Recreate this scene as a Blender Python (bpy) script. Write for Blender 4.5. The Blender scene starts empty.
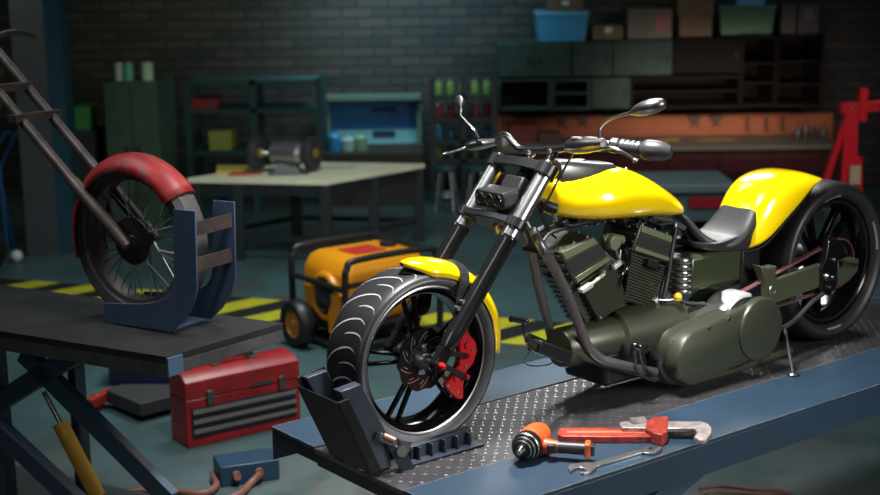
import bpy, bmesh, math, random
from mathutils import Vector as V, Matrix as M
random.seed(7)
PI = math.pi
col = bpy.context.scene.collection

# ---------------------------------------------------------------- camera
F_PX = 1400.8; PITCH = .2064; ROLL = -.0138; YAW = .9094
DECK = .85                                   # height of the lift deck above the floor
CAMH = 1.4859 + .335 + DECK
CAM = V((0, 0, CAMH))
_fw = V((0, math.cos(PITCH), -math.sin(PITCH))); _up0 = V((0, math.sin(PITCH), math.cos(PITCH))); _rt0 = V((1, 0, 0))
_rt = _rt0*math.cos(ROLL) + _up0*math.sin(ROLL); _up = _up0*math.cos(ROLL) - _rt0*math.sin(ROLL)
def ray(px, py): return _fw + _rt*((px-440)/F_PX) + _up*((247.5-py)/F_PX)
def WY(px, py, y):
    d = ray(px, py); return CAM + d*(y/d.y)
def WZ(px, py, z=0.):
    d = ray(px, py); return CAM + d*((z-CAMH)/d.z)
class Frame:
    """a thing's own axes: place it, then read points of its own planes"""
    def __init__(s, loc, rot): s.loc = V(loc); s.rot = rot; s.m = M.Translation(s.loc) @ M.Rotation(rot, 4, 'Z'); s.i = s.m.inverted(); s.c = s.i @ CAM
    def _d(s, px, py): return s.i.to_3x3() @ ray(px, py)
    def y(s, px, py, v): d = s._d(px, py); return s.c + d*((v-s.c.y)/d.y)
    def x(s, px, py, v): d = s._d(px, py); return s.c + d*((v-s.c.x)/d.x)
    def z(s, px, py, v): d = s._d(px, py); return s.c + d*((v-s.c.z)/d.z)

# ---------------------------------------------------------------- materials
MATS = {}
def mat(name, c, rough=.5, metal=0., noise=0., nscale=8., c2=None, bump=0., bscale=60., coat=0., emit=None, es=1., wear=None, spec=.5):
    if name in MATS: return MATS[name]
    m = bpy.data.materials.new(name); m.use_nodes = True; nt = m.node_tree; N = nt.nodes; L = nt.links
    b = N['Principled BSDF']
    b.inputs['Base Color'].default_value = (*c, 1); b.inputs['Roughness'].default_value = rough; b.inputs['Metallic'].default_value = metal
    b.inputs['Coat Weight'].default_value = coat; b.inputs['Coat Roughness'].default_value = .06; b.inputs['Specular IOR Level'].default_value = spec
    tc = N.new('ShaderNodeTexCoord')
    if noise or wear:
        t = N.new('ShaderNodeTexNoise'); t.inputs['Scale'].default_value = nscale; t.inputs['Detail'].default_value = 6; t.inputs['Roughness'].default_value = .65
        L.new(tc.outputs['Object'], t.inputs['Vector'])
        r = N.new('ShaderNodeValToRGB'); r.color_ramp.elements[0].position = .35; r.color_ramp.elements[1].position = .65
        d2 = c2 or tuple(x*(1-noise) for x in c)
        r.color_ramp.elements[0].color = (*d2, 1); r.color_ramp.elements[1].color = (*c, 1)
        L.new(t.outputs['Fac'], r.inputs['Fac']); out = r.outputs['Color']
        if wear:
            t2 = N.new('ShaderNodeTexNoise'); t2.inputs['Scale'].default_value = wear[1]; t2.inputs['Detail'].default_value = 8; t2.inputs['Roughness'].default_value = .8
            L.new(tc.outputs['Object'], t2.inputs['Vector'])
            r2 = N.new('ShaderNodeValToRGB'); r2.color_ramp.elements[0].position = wear[2]; r2.color_ramp.elements[1].position = wear[2]+.03
            L.new(t2.outputs['Fac'], r2.inputs['Fac'])
            mx = N.new('ShaderNodeMix'); mx.data_type = 'RGBA'; L.new(r2.outputs['Color'], mx.inputs['Factor'])
            L.new(out, mx.inputs['A']); mx.inputs['B'].default_value = (*wear[0], 1); out = mx.outputs['Result']
        L.new(out, b.inputs['Base Color'])
        mr = N.new('ShaderNodeMapRange'); mr.inputs['To Min'].default_value = min(1, rough*1.25); mr.inputs['To Max'].default_value = rough*.8
        L.new(t.outputs['Fac'], mr.inputs['Value']); L.new(mr.outputs['Result'], b.inputs['Roughness'])
    if bump:
        t = N.new('ShaderNodeTexNoise'); t.inputs['Scale'].default_value = bscale; t.inputs['Detail'].default_value = 4
        L.new(tc.outputs['Object'], t.inputs['Vector'])
        bp = N.new('ShaderNodeBump'); bp.inputs['Strength'].default_value = bump; bp.inputs['Distance'].default_value = .01
        L.new(t.outputs['Fac'], bp.inputs['Height']); L.new(bp.outputs['Normal'], b.inputs['Normal'])
    if emit:
        b.inputs['Emission Color'].default_value = (*emit, 1); b.inputs['Emission Strength'].default_value = es
    MATS[name] = m; return m

# ---------------------------------------------------------------- mesh building
def smooth_path(pts, n=6):
    P = [V(p) for p in pts]
    if len(P) < 3: return P
    out = []
    for i in range(len(P)-1):
        a = P[max(i-1, 0)]; b = P[i]; c = P[i+1]; d = P[min(i+2, len(P)-1)]
        for k in range(n):
            t = k/n; t2 = t*t; t3 = t2*t
            out.append(.5*((2*b) + (c-a)*t + (2*a-5*b+4*c-d)*t2 + (3*b-a-3*c+d)*t3))
    out.append(P[-1]); return out
def axes(d):
    d = V(d).normalized(); u = d.cross(V((0, 0, 1)))
    if u.length < .01: u = d.cross(V((0, 1, 0)))
    u.normalize(); return d, u, d.cross(u).normalized()
SPLIT = {'caliper_bolt', 'cover_bolt', 'clamp_bolt', 'bracket_bolt', 'piston_cover', 'red_mount_bolt', 'fork_cap', 'engine_bolt', 'tank_bolt', 'mount_bolt', 'top_motor_mount', 'axle_bolt', 'caster', 'boom_hole', 'hose_fitting', 'sidewall_lettering_'}
class MB:
    def __init__(s): s.b = bmesh.new()
    def ring(s, pts): return [s.b.verts.new(p) for p in pts]
    def face(s, vs):
        try: return s.b.faces.new(vs)
        except ValueError: return None
    def skin(s, rings, caps=True, closed=False, loop=True):
        R = [s.ring(r) for r in rings]; n = len(R[0]); m = len(R)
        for i in range(m if closed else m-1):
            a = R[i]; b = R[(i+1) % m]
            for k in range(n if loop else n-1): s.face((a[k], a[(k+1) % n], b[(k+1) % n], b[k]))
        if caps and not closed and loop: s.face(R[0][::-1]); s.face(R[-1])
        return s
    def box(s, c, d, rot=None, bev=0):
        c = V(c); m = rot.to_matrix() if hasattr(rot, 'to_matrix') else (rot or M.Identity(3))
        vs = [s.b.verts.new(c + m @ V((x*d[0]/2, y*d[1]/2, z*d[2]/2))) for x in (-1, 1) for y in (-1, 1) for z in (-1, 1)]
        for f in ((0,1,3,2),(4,6,7,5),(0,4,5,1),(2,3,7,6),(0,2,6,4),(1,5,7,3)): s.face([vs[i] for i in f])
        return s
    def bx(s, lo, hi): return s.box([(a+b)/2 for a, b in zip(lo, hi)], [abs(b-a) for a, b in zip(lo, hi)])
    def bar(s, p, q, w, h, side=None):
        """rectangular bar; w across (along side), h the other way"""
        p = V(p); q = V(q); d = (q-p).normalized()
        u = V(side).normalized() if side is not None else axes(d)[1]
        v = d.cross(u).normalized(); u = v.cross(d).normalized()
        rr = [[e + u*(w/2*a) + v*(h/2*b) for a, b in ((-1,-1),(1,-1),(1,1),(-1,1))] for e in (p, q)]
        return s.skin(rr)
    def tube(s, pts, r, seg=10, n=6, smooth=True, caps=True):
        P = smooth_path(pts, n) if smooth else [V(p) for p in pts]
        m = len(P); rr = []
        if isinstance(r, (list, tuple)):
            k = len(r)-1; R = [r[min(int(i/(m-1)*k), k-1)] + (r[min(int(i/(m-1)*k), k-1)+1]-r[min(int(i/(m-1)*k), k-1)])*(i/(m-1)*k-min(int(i/(m-1)*k), k-1)) for i in range(m)]
        else: R = [r]*m
        d, u, v = axes(P[1]-P[0])
        for i in range(m):
            t = (P[min(i+1, m-1)]-P[max(i-1, 0)]).normalized()
            u = (u - t*u.dot(t)).normalized(); v = t.cross(u)
            rr.append([P[i] + (u*math.cos(a)+v*math.sin(a))*R[i] for a in [2*PI*k/seg for k in range(seg)]])
        return s.skin(rr, caps)
    def cyl(s, p, q, r0, r1=None, seg=20): return s.tube([p, q], [r0, r0 if r1 is None else r1], seg, smooth=False)
    def lathe(s, prof, o, ax, seg=48, a0=0., a1=2*PI, closed=False):
        """prof: (radius, distance along the axis)"""
        o = V(o); d, u, v = axes(ax); full = abs(a1-a0-2*PI) < 1e-6; n = seg if full else seg+1
        rr = []
        for r, h in prof:
            rr.append([o + d*h + (u*math.cos(a)+v*math.sin(a))*max(r, 1e-5) for a in [a0+(a1-a0)*k/seg for k in range(n)]])
        return s.skin(rr, caps=False, closed=closed, loop=full)
    def prism(s, pts, off, inset=0):
        """closed outline pushed along off"""
        off = V(off); a = [V(p) for p in pts]; return s.skin([a, [p+off for p in a]])
    def ball(s, c, r, seg=16, rings=10, rot=None):
        c = V(c); r = V((r, r, r)) if not hasattr(r, '__len__') else V(r); m = rot or M.Identity(3); rr = []
        for i in range(rings+1):
            t = PI*i/rings; rr.append([c + m @ V((r.x*max(math.sin(t), 1e-3)*math.cos(a), r.y*max(math.sin(t), 1e-3)*math.sin(a), r.z*math.cos(t))) for a in [2*PI*k/seg for k in range(seg)]])
        return s.skin(rr)
    def torus(s, c, ax, R, r, seg=48, k=8):
        return s.lathe([(R+r*math.cos(2*PI*i/k), r*math.sin(2*PI*i/k)) for i in range(k)], c, ax, seg, closed=True)
    def build(s, name, m, parent=None, bev=0, ang=35, sub=0, sol=0, loc=None, label=None):
        if name in SPLIT:
            s.b.verts.index_update(); seen = set(); isl = []
            for v in s.b.verts:
                if v in seen: continue
                st = [v]; g = []; seen.add(v)
                while st:
                    q = st.pop(); g.append(q)
                    for e in q.link_edges:
                        w = e.other_vert(q)
                        if w not in seen: seen.add(w); st.append(w)
                isl.append(g)
            if len(isl) > 1:
                o = None
                for g in isl:
                    n = MB(); mp = {v: n.b.verts.new(v.co) for v in g}
                    for f in {f for v in g for f in v.link_faces}: n.face([mp[v] for v in f.verts])
                    n.b.verts.index_update(); nm = name; SPLIT.discard(name); o = n.build(nm, m, parent, bev, ang, sub, sol, loc, label); SPLIT.add(name)
                s.b.free(); return o
        bmesh.ops.recalc_face_normals(s.b, faces=s.b.faces)
        me = bpy.data.meshes.new(name); s.b.to_mesh(me); s.b.free()
        for p in me.polygons: p.use_smooth = True
        me.set_sharp_from_angle(angle=math.radians(ang))
        me.materials.append(m)
        o = bpy.data.objects.new(name, me); col.objects.link(o)
        if parent: o.parent = parent
        if loc is not None: o.location = loc
        if sol:
            x = o.modifiers.new('s', 'SOLIDIFY'); x.thickness = sol; x.offset = -1
        if sub:
            x = o.modifiers.new('u', 'SUBSURF'); x.levels = sub; x.render_levels = sub
        if bev:
            x = o.modifiers.new('b', 'BEVEL'); x.width = bev; x.segments = 2; x.limit_method = 'ANGLE'; x.angle_limit = math.radians(35)
        if label: o['label'] = label
        return o
def thing(name, label, cat, loc=(0, 0, 0), rot=0, group=None):
    o = bpy.data.objects.new(name, None); col.objects.link(o); o.location = loc; o.rotation_euler = (0, 0, rot); o.empty_display_size = .1
    o['label'] = label; o['category'] = cat
    if group: o['group'] = group
    return o
def tag(o, label, cat, group=None):
    o['label'] = label; o['category'] = cat
    if group: o['group'] = group
    return o
def struct(o): o['kind'] = 'structure'; return o
def framed(name, label, cat, fr, group=None): return thing(name, label, cat, fr.loc, fr.rot, group)

# paints and metals
yellow = mat('yellow_paint', (.86, .60, .003), .14, coat=1.)
black = mat('black_gloss', (.006, .006, .007), .18, coat=.5)
blackm = mat('black_satin', (.007, .007, .008), .45, spec=.35)
rimb = mat('rim_black', (.003, .003, .0035), .14, spec=.3)
rubber = mat('tire_rubber', (.008, .008, .009), .45, noise=.2, nscale=20)
sidewall = mat('sidewall_rubber', (.11, .115, .125), .45, noise=.2, nscale=30)
groove_glint = mat('tread_edge_glint', (.38, .38, .385), .35)  # pale colour painted for the glint along the groove edges
chrome = mat('chrome', (.36, .355, .35), .28, 1.)
steel = mat('brushed_steel', (.42, .42, .42), .35, 1.)
darkst = mat('dark_steel', (.12, .12, .125), .35, .9)
olive = mat('olive_metal', (.058, .066, .044), .36, .4, noise=.15, nscale=5)
olivel = mat('light_olive_metal', (.17, .20, .12), .4, .4)
finm = mat('fin_metal', (.10, .115, .085), .35, .7)
gunm = mat('gun_metal', (.15, .15, .155), .36, .75)
leather = mat('seat_leather', (.022, .0215, .023), .42, bump=.15, bscale=120)
red = mat('caliper_red', (.45, .008, .012), .3, coat=.5)
redp = mat('toolbox_red', (.30, .012, .014), .32, noise=.5, nscale=6, wear=((.16, .1, .09), 30, .66))
bluep = mat('lift_blue', (.017, .040, .068), .42, noise=.25, nscale=3, wear=((.22, .25, .27), 28, .70), bump=.05, bscale=150)
blued = mat('lift_blue_grey', (.026, .037, .055), .4, noise=.3, nscale=8, wear=((.2, .2, .2), 60, .7))
plate = mat('tread_plate', (.17, .165, .175), .29, .8, noise=.35, nscale=2.2, wear=((.05, .04, .035), 6, .62), bump=.1, bscale=40)
white = mat('white_print', (.6, .6, .6), .5)
rust = mat('rusty_brown', (.09, .065, .058), .5, .5, noise=.5, nscale=10, c2=(.035, .027, .025))
copper = mat('copper_hose', (.20, .085, .06), .45, noise=.3)
tealp = mat('teal_paint', (.02, .07, .08), .5, noise=.3)
orange = mat('tool_orange', (.62, .1, .02), .4, noise=.4, nscale=25, wear=((.05, .03, .03), 50, .63))
genor = mat('generator_orange', (.75, .27, .008), .35)
# ================================================================ yellow motorcycle
rotb = math.atan2(-math.cos(YAW), -math.sin(YAW))
_c = M.Rotation(rotb, 3, 'Z') @ V((3.0456, 4.059, 0))
FB = Frame((-_c.x, -_c.y, DECK), rotb)
B = FB.y; BX = FB.x; BZ = FB.z
bike = framed('motorcycle', 'yellow and black chopper motorcycle standing upright on the blue lift table', 'motorcycle', FB)
XR = -2.3557; FC = V((0, 0, .337)); RC = V((XR, 0, .3806))

def tire(name, c, R, w, lip, lipy, par, ng, rub=rubber, dr=.155, pw=2.6, yc=0., gr_=None):
    mb = MB(); prof = []
    N = 14
    for i in range(-N, N+1):
        t = i/N; y = w*math.sin(t*PI/2)*1.0; r = R - (R*dr)*(abs(t)**pw)
        prof.append((r, y+yc))
    prof = [(lip, 2*yc-lipy), (lip+.012, 2*yc-lipy-.01)] + prof + [(lip+.012, lipy+.008), (lip, lipy)]
    mb.lathe(prof, c, (0, 1, 0), 96)
    t = mb.build(name, rub, par, ang=50)
    def surf(th, s, off=.0012):
        y = w*math.sin(s*PI/2); r = R - (R*dr)*(abs(s)**pw) + off
        return V((c[0]+r*math.cos(th), c[1]+y+yc, c[2]+r*math.sin(th)))
    g = MB()
    for k in range(ng):
        th0 = 2*PI*k/ng
        for sg in (-1, 1):
            for (s0, s1, amp, cen, wid, dth, wd) in (((-.72, .60, .30, .34, 1.05, 0, .0062),) if sg > 0 else ((-.02, .72, .30, .34, 1.05, .5*2*PI/ng, .0050),)):
                pts = []
                for i in range(15):
                    u = i/14; s_ = s0+(s1-s0)*u
                    th = th0 + dth + amp*(1-((s_-cen)/wid)**2) - (.03*(u-.8)/.2 if u > .8 else 0)
                    pts.append((th, s_, wd*math.sin(PI*min(1, u*.9+.1))**.6))
                r0 = [surf(a, b) for a, b, q in pts]; r1 = [surf(a+q/R, b) for a, b, q in pts]
                g.skin([r0, r1], caps=False, loop=False)
    g.build('tread_groove_or_glint', gr_ or groove_glint, t)
    return t, surf

# ---- front wheel
m = MB()
LF = .2813
m.lathe([(LF-.002, .0457), (LF+.004, .05), (LF-.001, .0535), (LF-.010, .052), (LF-.014, .046), (LF-.024, .040), (LF-.034, .02), (LF-.036, -.06), (LF-.014, -.098), (LF+.002, -.105)], FC, (0, 1, 0), 96)
rimf = m.build('front_wheel', rimb, bike, ang=60)
m = MB(); m.lathe([(LF+.001, .0515), (LF+.0045, .054), (LF-.002, .0565), (LF-.007, .0545)], FC, (0, 1, 0), 96, closed=True)
m.build('polished_lip', mat('lip_steel', (.42, .42, .42), .35, 1.), rimf)
tire('tire', FC, .3345, .108, LF+.001, .046, rimf, 19, dr=.075, pw=3.2, yc=-.030)
m = MB(); m.lathe([(LF+.003, .054), (LF+.008, .066), (LF+.018, .076), (LF+.026, .0805), (LF+.030, .079)], FC, (0, 1, 0), 96)
m.build('sidewall', sidewall, rimf)
def spokes(c, n, a_off, r0, r1, y0, y1, gap, w, par, t=.012):
    for k in range(n):
        a = a_off + 2*PI*k/n
        mb = MB()
        for sg in (-1, 1):
            d = V((math.cos(a), 0, math.sin(a))); q = V((-math.sin(a), 0, math.cos(a)))*sg
            p0 = V(c)+d*r0+q*gap*.35+V((0, y0, 0)); p1 = V(c)+d*r1+q*gap+V((0, y1, 0))
            mb.bar(p0, p1, w, t, side=q)
        mb.build('spoke', rimb, par, bev=.003)
spokes(FC, 5, math.radians(10), .04, .252, .01, -.01, .026, .014, rimf, .02)
m = MB(); m.lathe([(0, .062), (.024, .062), (.028, .058), (.034, .045), (.046, .025), (.05, .01), (.05, -.08), (0, -.08)], FC, (0, 1, 0), 32); m.build('hub', gunm, rimf)
def disc(c, y, R, par, name='brake_disc', n=10):
    mb = MB(); seg = 120; prof = []
    o = V(c)
    ro = [R+.004*math.cos(n*2*PI*i/seg) for i in range(seg)]
    def rg(rad, yy): return [o+V((rad(i)*math.cos(2*PI*i/seg), yy, rad(i)*math.sin(2*PI*i/seg))) for i in range(seg)]
    mb.skin([rg(lambda i: R*.52, y-.003), rg(lambda i: ro[i], y-.003), rg(lambda i: ro[i], y+.003), rg(lambda i: R*.52, y+.003)], closed=True)
    d = mb.build(name, mat('disc_black', (.02, .02, .022), .3, .8), par, ang=30)
    g = MB()
    for k in range(n):
        a = 2*PI*k/n
        for (ra, rb, sh) in ((.60, .92, .35), (.66, .8, .12)):
            pts0 = []; pts1 = []
            for i in range(8):
                u = i/7; rr = R*(ra+(rb-ra)*u); th = a+sh*u*1.3+(0 if sh > .2 else .33)
                pts0.append(o+V((rr*math.cos(th), y+.0038, rr*math.sin(th)))); th += .05
                pts1.append(o+V((rr*math.cos(th), y+.0038, rr*math.sin(th))))
            g.skin([pts0, pts1], caps=False, loop=False)
    g.build('slot', steel, d)
    c2 = MB()
    for k in range(6):
        a = 2*PI*k/6+.2; dd = V((math.cos(a), 0, math.sin(a)))
        c2.bar(o+dd*.03+V((0, y, 0)), o+dd*R*.6+V((0, y, 0)), .006, .016, side=(0, 1, 0))
    c2.torus(o+V((0, y, 0)), (0, 1, 0), R*.55, .006, 40, 6)
    c2.build('carrier', blackm, d)
    return d
disc(FC, .035, .118, rimf)
# ---- rear wheel
m = MB(); LR = .300
m.lathe([(LR, .108), (LR+.004, .113), (LR-.001, .118), (LR-.010, .116), (LR-.018, .105), (LR-.04, .085), (LR-.05, .03), (LR-.05, -.06), (LR-.02, -.108), (LR, -.113)], RC, (0, 1, 0), 96)
rimr = m.build('rear_wheel', rimb, bike, ang=60)
m = MB(); m.lathe([(LR-.017, .1085), (LR-.014, .1125), (LR-.021, .111), (LR-.024, .107)], RC, (0, 1, 0), 96, closed=True); m.build('polished_lip', blackm, rimr)
tire('tire', RC, .3795, .152, LR+.001, .108, rimr, 20, dr=.10, pw=3.2, gr_=mat('tread_groove_dim', (.006, .006, .007), .6))
m = MB(); m.lathe([(LR+.003, .1165), (LR+.012, .134), (LR+.022, .146), (LR+.034, .153), (LR+.042, .1535)], RC, (0, 1, 0), 96)
m.build('sidewall', mat('dark_sidewall', (.02, .021, .023), .45), rimr)
def ringmarks(c, R, y, spans, par, dn, h=.008):
    mb = MB(); rnd = random.Random(3)
    for a0, a1 in spans:
        a = a0
        while a < a1:
            w = rnd.choice((.012, .018, .022)); p = []
            for (aa, rr) in ((a, R-h/2), (a+w, R-h/2), (a+w*.8, R+h/2), (a+w*.1, R+h/2)):
                t = math.radians(1)*0; p.append(V(c)+V((rr*math.cos(aa), y+(rr-R)*.7, rr*math.sin(aa))))
            mb.face(mb.ring(p)); a += w+.008
    return mb.build('sidewall_lettering', dn, par)
dg = math.radians
wl = mat('worn_letters', (.34, .34, .33), .5)
ringmarks(RC, .3165, .1435, [(dg(70), dg(92)), (dg(150), dg(176)), (dg(-100), dg(-82)), (dg(10), dg(32))], rimr, wl)
ringmarks(FC, .2985, .0775, [(dg(115), dg(165))], rimf, mat('dim_letters', (.085, .087, .09), .5), .007)
spokes(RC, 5, math.radians(60), .05, .255, .02, .03, .05, .03, rimr, .03)
m = MB(); m.lathe([(0, .10), (.05, .10), (.055, .095), (.06, .05), (.06, -.09), (0, -.09)], RC, (0, 1, 0), 32); m.build('hub', blackm, rimr)
pul = MB(); pul.lathe([(.07, .098), (.10, .098), (.108, .100), (.112, .102), (.112, .130), (.108, .132), (.10, .132), (.085, .12), (.06, .12), (.03, .135), (0, .135)], RC, (0, 1, 0), 56)
pul = pul.build('rear_pulley', black, bike)
m = MB()
for k in range(56):
    a = 2*PI*k/56; m.box(RC+V((.112*math.cos(a), .116, .112*math.sin(a))), (.004, .026, .004), M.Rotation(-a, 3, 'Y'))
m.build('tooth', steel, pul)
# ---- fork
def fork(y):
    top = B(549, 166, .12); bot = B(446, 348, .12); top.y = bot.y = y; d = bot-top
    j = top + d*.41
    t = MB(); t.tube([top-d*.005, top+d*.1, j], [.033, .033, .033], 24, smooth=False)
    tt = t.build('fork_tube', mat('fork_chrome', (.48, .48, .49), .28, 1.), bike)
    s = MB(); s.tube([j-d*.012, j-d*.010, j+d*.012, j+d*.02, bot-d*.09, bot-d*.03, bot], [.036, .0385, .0385, .035, .035, .034, .026], 24, smooth=False)
    s.bar(bot-d*.04, FC+V((0, y, 0)), .05, .03, side=(1, 0, 1)); s.cyl(FC+V((0, y-.018, 0)), FC+V((0, y+.018, 0)), .026)
    s.build('fork_slider', mat('slider_black', (.02, .02, .021), .25, .6, coat=.4), tt)
    c = MB(); c.cyl(top-d*.005, top-d*.018, .034, .022); c.cyl(j-d*.004, j+d*.004, .0395); c.build('fork_cap', black, tt)
    return top, d
for y in (-.165, .12): ftop, fd = fork(y)
axl = MB(); axl.cyl(FC+V((0, -.19, 0)), FC+V((0, .145, 0)), .011); axl = axl.build('front_axle', steel, bike)
m = MB(); m.cyl(FC+V((0, .142, 0)), FC+V((0, .162, 0)), .013, .011, 12); m.cyl(FC+V((0, .16, 0)), FC+V((0, .166, 0)), .008, .006, 12); m.build('red_axle_nut', red, axl)
m = MB()
fdn = fd.normalized(); fup = V((0, 1, 0)).cross(fdn).normalized()
for t, w, h in ((.03, .13, .042), (.33, .105, .03)):
    mb = MB(); c = ftop+fd*t; c.y = 0.
    outl = []
    for sg in (-1, 1):
        for a in (-60, 0, 60):
            aa = math.radians(a)
            outl.append((sg*(.1425+.043*math.cos(aa)), sg*.043*math.sin(aa)))
        outl.append((sg*.06, sg*.05)); outl.append((-sg*.02, sg*.05)) if sg > 0 else None
    pts = [c + V((0, yy-.0225, 0)) - fup*zz - fdn*h/2 for yy, zz in outl if True]
    mb.prism(pts, fdn*h)
    for y in (-.165, .12): mb.cyl(c+V((0, y, 0))-fdn*(h/2+.006), c+V((0, y, 0))+fdn*(h/2+.006), .044, seg=24)
    tc_ = mb.build('triple_clamp', mat('clamp_black', (.01, .01, .011), .3, .3), bike, bev=.004)
    b = MB()
    for y in (-.045, .0, .045): b.cyl(c+V((0, y, 0))-fdn*(h/2+.003), c+V((0, y, 0))-fdn*(h/2+.010), .008, seg=12)
    b.build('clamp_bolt', steel, tc_)
c1 = ftop+fd*.085; c1.y = 0; c2 = ftop+fd*.33; c2.y = 0
m = MB(); m.tube([c1+V((-.03, 0, 0))-fdn*.0, c2+V((-.03, 0, 0))+fdn*.02], [.034, .034], 20, smooth=False); neck = m.build('steering_neck', blackm, bike)
# ---- front fender
m = MB(); rr = []
A0, A1 = 80, 186
for i in range(29):
    t = i/28; a = math.radians(A0+(A1-A0)*t); R = .372+.006*math.sin(t*PI)+(.012*(1-t)**3)+.012*t**3
    hw = .088*min(1, (t*7+.04))**.6*(1-.25*max(0, t-.75)/.25)
    ring = []
    for k in range(13):
        s_ = -1+k/6; y = hw*math.sin(s_*PI/2); r = R-.062*abs(s_)**2.4*min(1, t*6+.25)
        ring.append(FC+V((r*math.cos(a), y-.004, r*math.sin(a))))
    rr.append(ring)
m.skin(rr, caps=False, loop=False); ff = m.build('front_fender', yellow, bike, ang=80, sol=.004)
m = MB()
for sg in (-1, 1):
    pth = [FC+V((-.155, 0, .352)), FC+V((-.165, sg*.05, .338)), FC+V((-.16, sg*.088, .30)), FC+V((-.13, sg*.095, .22)), FC+V((-.12, sg*.1, .155)), FC+V((-.10, sg*.11, .125))]
    P = smooth_path(pth, 5)
    m.skin([[p+V((-.02, 0, -.003)), p+V((.02, 0, .003)), p+V((.02, sg*.005, .006)), p+V((-.02, sg*.005, 0))] for p in P])
m.build('fender_bracket', blackm, ff)
m = MB()
for q in ((462.5, 302), (457, 308)): p = B(*q, .112); m.cyl(p-V((0, .01, 0)), p+V((0, .012, 0)), .009, seg=10)
m.build('bracket_bolt', steel, ff)
# ---- caliper on the near slider
def Cq(px, py, y=.095): return B(px, py, y)
for sg in (1, -1):
    m = MB(); y0 = .082
    out = [(455, 325), (461, 322), (464, 331), (471, 340), (473, 349), (469, 362), (462, 370), (459, 384), (459, 397), (454, 398), (446, 391), (441, 384), (449, 374), (455, 362), (455, 345)]
    pts = [B(px, py, y0) for px, py in out]
    if sg < 0: continue
    m.prism(pts, (0, sg*.028, 0)); cal = m.build('brake_caliper', red, bike, bev=.005, label='red brake caliper')
    m = MB(); m2 = MB()
    for px, py in ((468, 345), (462, 361), (457, 378)):
        p = B(px, py, .113); p.y *= sg
        m.cyl(p-V((0, sg*.012, 0)), p+V((0, sg*.004, 0)), .017, .014, 14)
    for px, py in ((460, 328), (473, 350), (466, 366), (458, 392), (448, 386)):
        p = B(px, py, .115); p.y *= sg; m2.cyl(p-V((0, sg*.01, 0)), p+V((0, sg*.002, 0)), .005, seg=8)
    m.build('piston_cover', red, cal); m2.build('caliper_bolt', steel, cal)
    if sg > 0:
        m = MB()
        m.bar(B(440, 364, .125), B(468, 378, .122), .008, .022, side=(0, 1, 0)); m.bar(B(441, 352, .125), B(467, 356, .122), .008, .02, side=(0, 1, 0))
        br = m.build('caliper_mount', blackm, cal, bev=.002)
        m = MB()
        for px, py in ((468, 356), (466, 376)):
            p = B(px, py, .128); m.cyl(p-V((0, .012, 0)), p+V((0, .016, 0)), .010, .008, 12)
        m.build('red_mount_bolt', red, cal)
# ---- headlight
hl = FB.y(512, 198, 0.); hx = B(492, 199, 0.)
m = MB(); w = .088; hh = .032
fr = [(hx.x+.01, hh), (hx.x-.11, hh*1.25)]
def sec(x, hw, h, z): return [V((x, s1*hw*a, z+s2*h*b)) for s1, s2, a, b in ((-1,-1,.9,1),(1,-1,.9,1),(1,-1,1,.6),(1,1,1,.6),(1,1,.9,1),(-1,1,.9,1),(-1,1,1,.6),(-1,-1,1,.6))]
m.skin([sec(hx.x+.015, w*.95, hh*.93, hx.z), sec(hx.x+.012, w, hh, hx.z), sec(hx.x-.06, w*.97, hh*1.08, hx.z+.008), sec(hx.x-.10, w*.5, hh*.8, hx.z+.008)])
hd = m.build('headlight', blackm, bike, bev=.002, ang=30)
glassm = mat('lamp_lens', (.05, .05, .05), .1, .6, coat=1.)
for k in (-1, 0, 1):
    m = MB(); o = V((hx.x+.016, k*.052, hx.z)); m.lathe([(.0, .001), (.012, .002), (.018, .001), (.020, .004), (.023, .004), (.024, -.002)], o, (1, 0, 0), 24)
    m.build('headlamp_lens', glassm, hd)
m = MB(); m.bar(V((hx.x-.1, .03, hx.z)), c1.lerp(c2, .4)+V((0, .03, 0)), .02, .05, side=(0, 1, 0)); m.bar(V((hx.x-.1, -.03, hx.z)), c1.lerp(c2, .4)+V((0, -.03, 0)), .02, .05, side=(0, 1, 0)); m.build('headlight_bracket', steel, hd)
m = MB(); m.box(c1.lerp(c2, .3)+V((-.005, .01, 0)), (.07, .11, .10), M.Rotation(math.radians(-35), 3, 'Y')); m.build('horn_housing', blackm, bike, bev=.008)
# ---- handlebar
XB = -.62
def bp(px, py, x=XB): return BX(px, py, x)
hbL = [bp(545, 150), bp(566, 148), bp(578, 142), BX(592, 141, -.625), BX(612, 145, -.635), BX(640, 150, -.69)]
hbR = [bp(545, 150), bp(522, 149.5), bp(514, 144), bp(507, 136, -.63), BX(500, 135, -.66), BX(496, 141, -.72), BX(498, 145, -.80)]
m = MB(); m.tube(hbR[::-1]+hbL[1:], .0135, 16, 8); hb = m.build('handlebar', mat('bar_black', (.22, .22, .22), .26, 1.), bike)
for px0, py0, px1, py1 in ((526, 170, 531, 153), (546, 168, 552, 152)):
    m = MB(); p0 = BX(px0, py0, -.60); p1 = BX(px1, py1, -.62); m.tube([p0, p1], [.015, .014], 16, smooth=False); m.ball(p1, .02); m.build('riser', chrome, hb)
# grips
gL0 = BX(610, 145, -.635); gL1 = BX(673, 153, -.75); gR0 = BX(500, 142, -.68); gR1 = BX(501, 146, -.86)
for a, b, lab in ((gL0, gL1, None), (gR0, gR1, None)):
    m = MB(); L_ = (b-a).length; pr = [(.012, 0), (.021, 0), (.022, .01*1)]
    pr = [(0, 0), (.023, 0), (.028, .006), (.028, .03), (.021, .034)]
    for k in range(4): h = .04+k*.02; pr += [(.024, h), (.0275, h+.003), (.0275, h+.014), (.024, h+.017)]
    L2 = L_; pr += [(.027, .122), (.034, .130), (.038, .15), (.038, L2-.06), (.033, L2-.03), (.022, L2-.008), (0, L2)]
    m.lathe(pr, a, b-a, 28); m.build('hand_grip', mat('grip_rubber', (.035, .036, .038), .38), hb)
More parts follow.
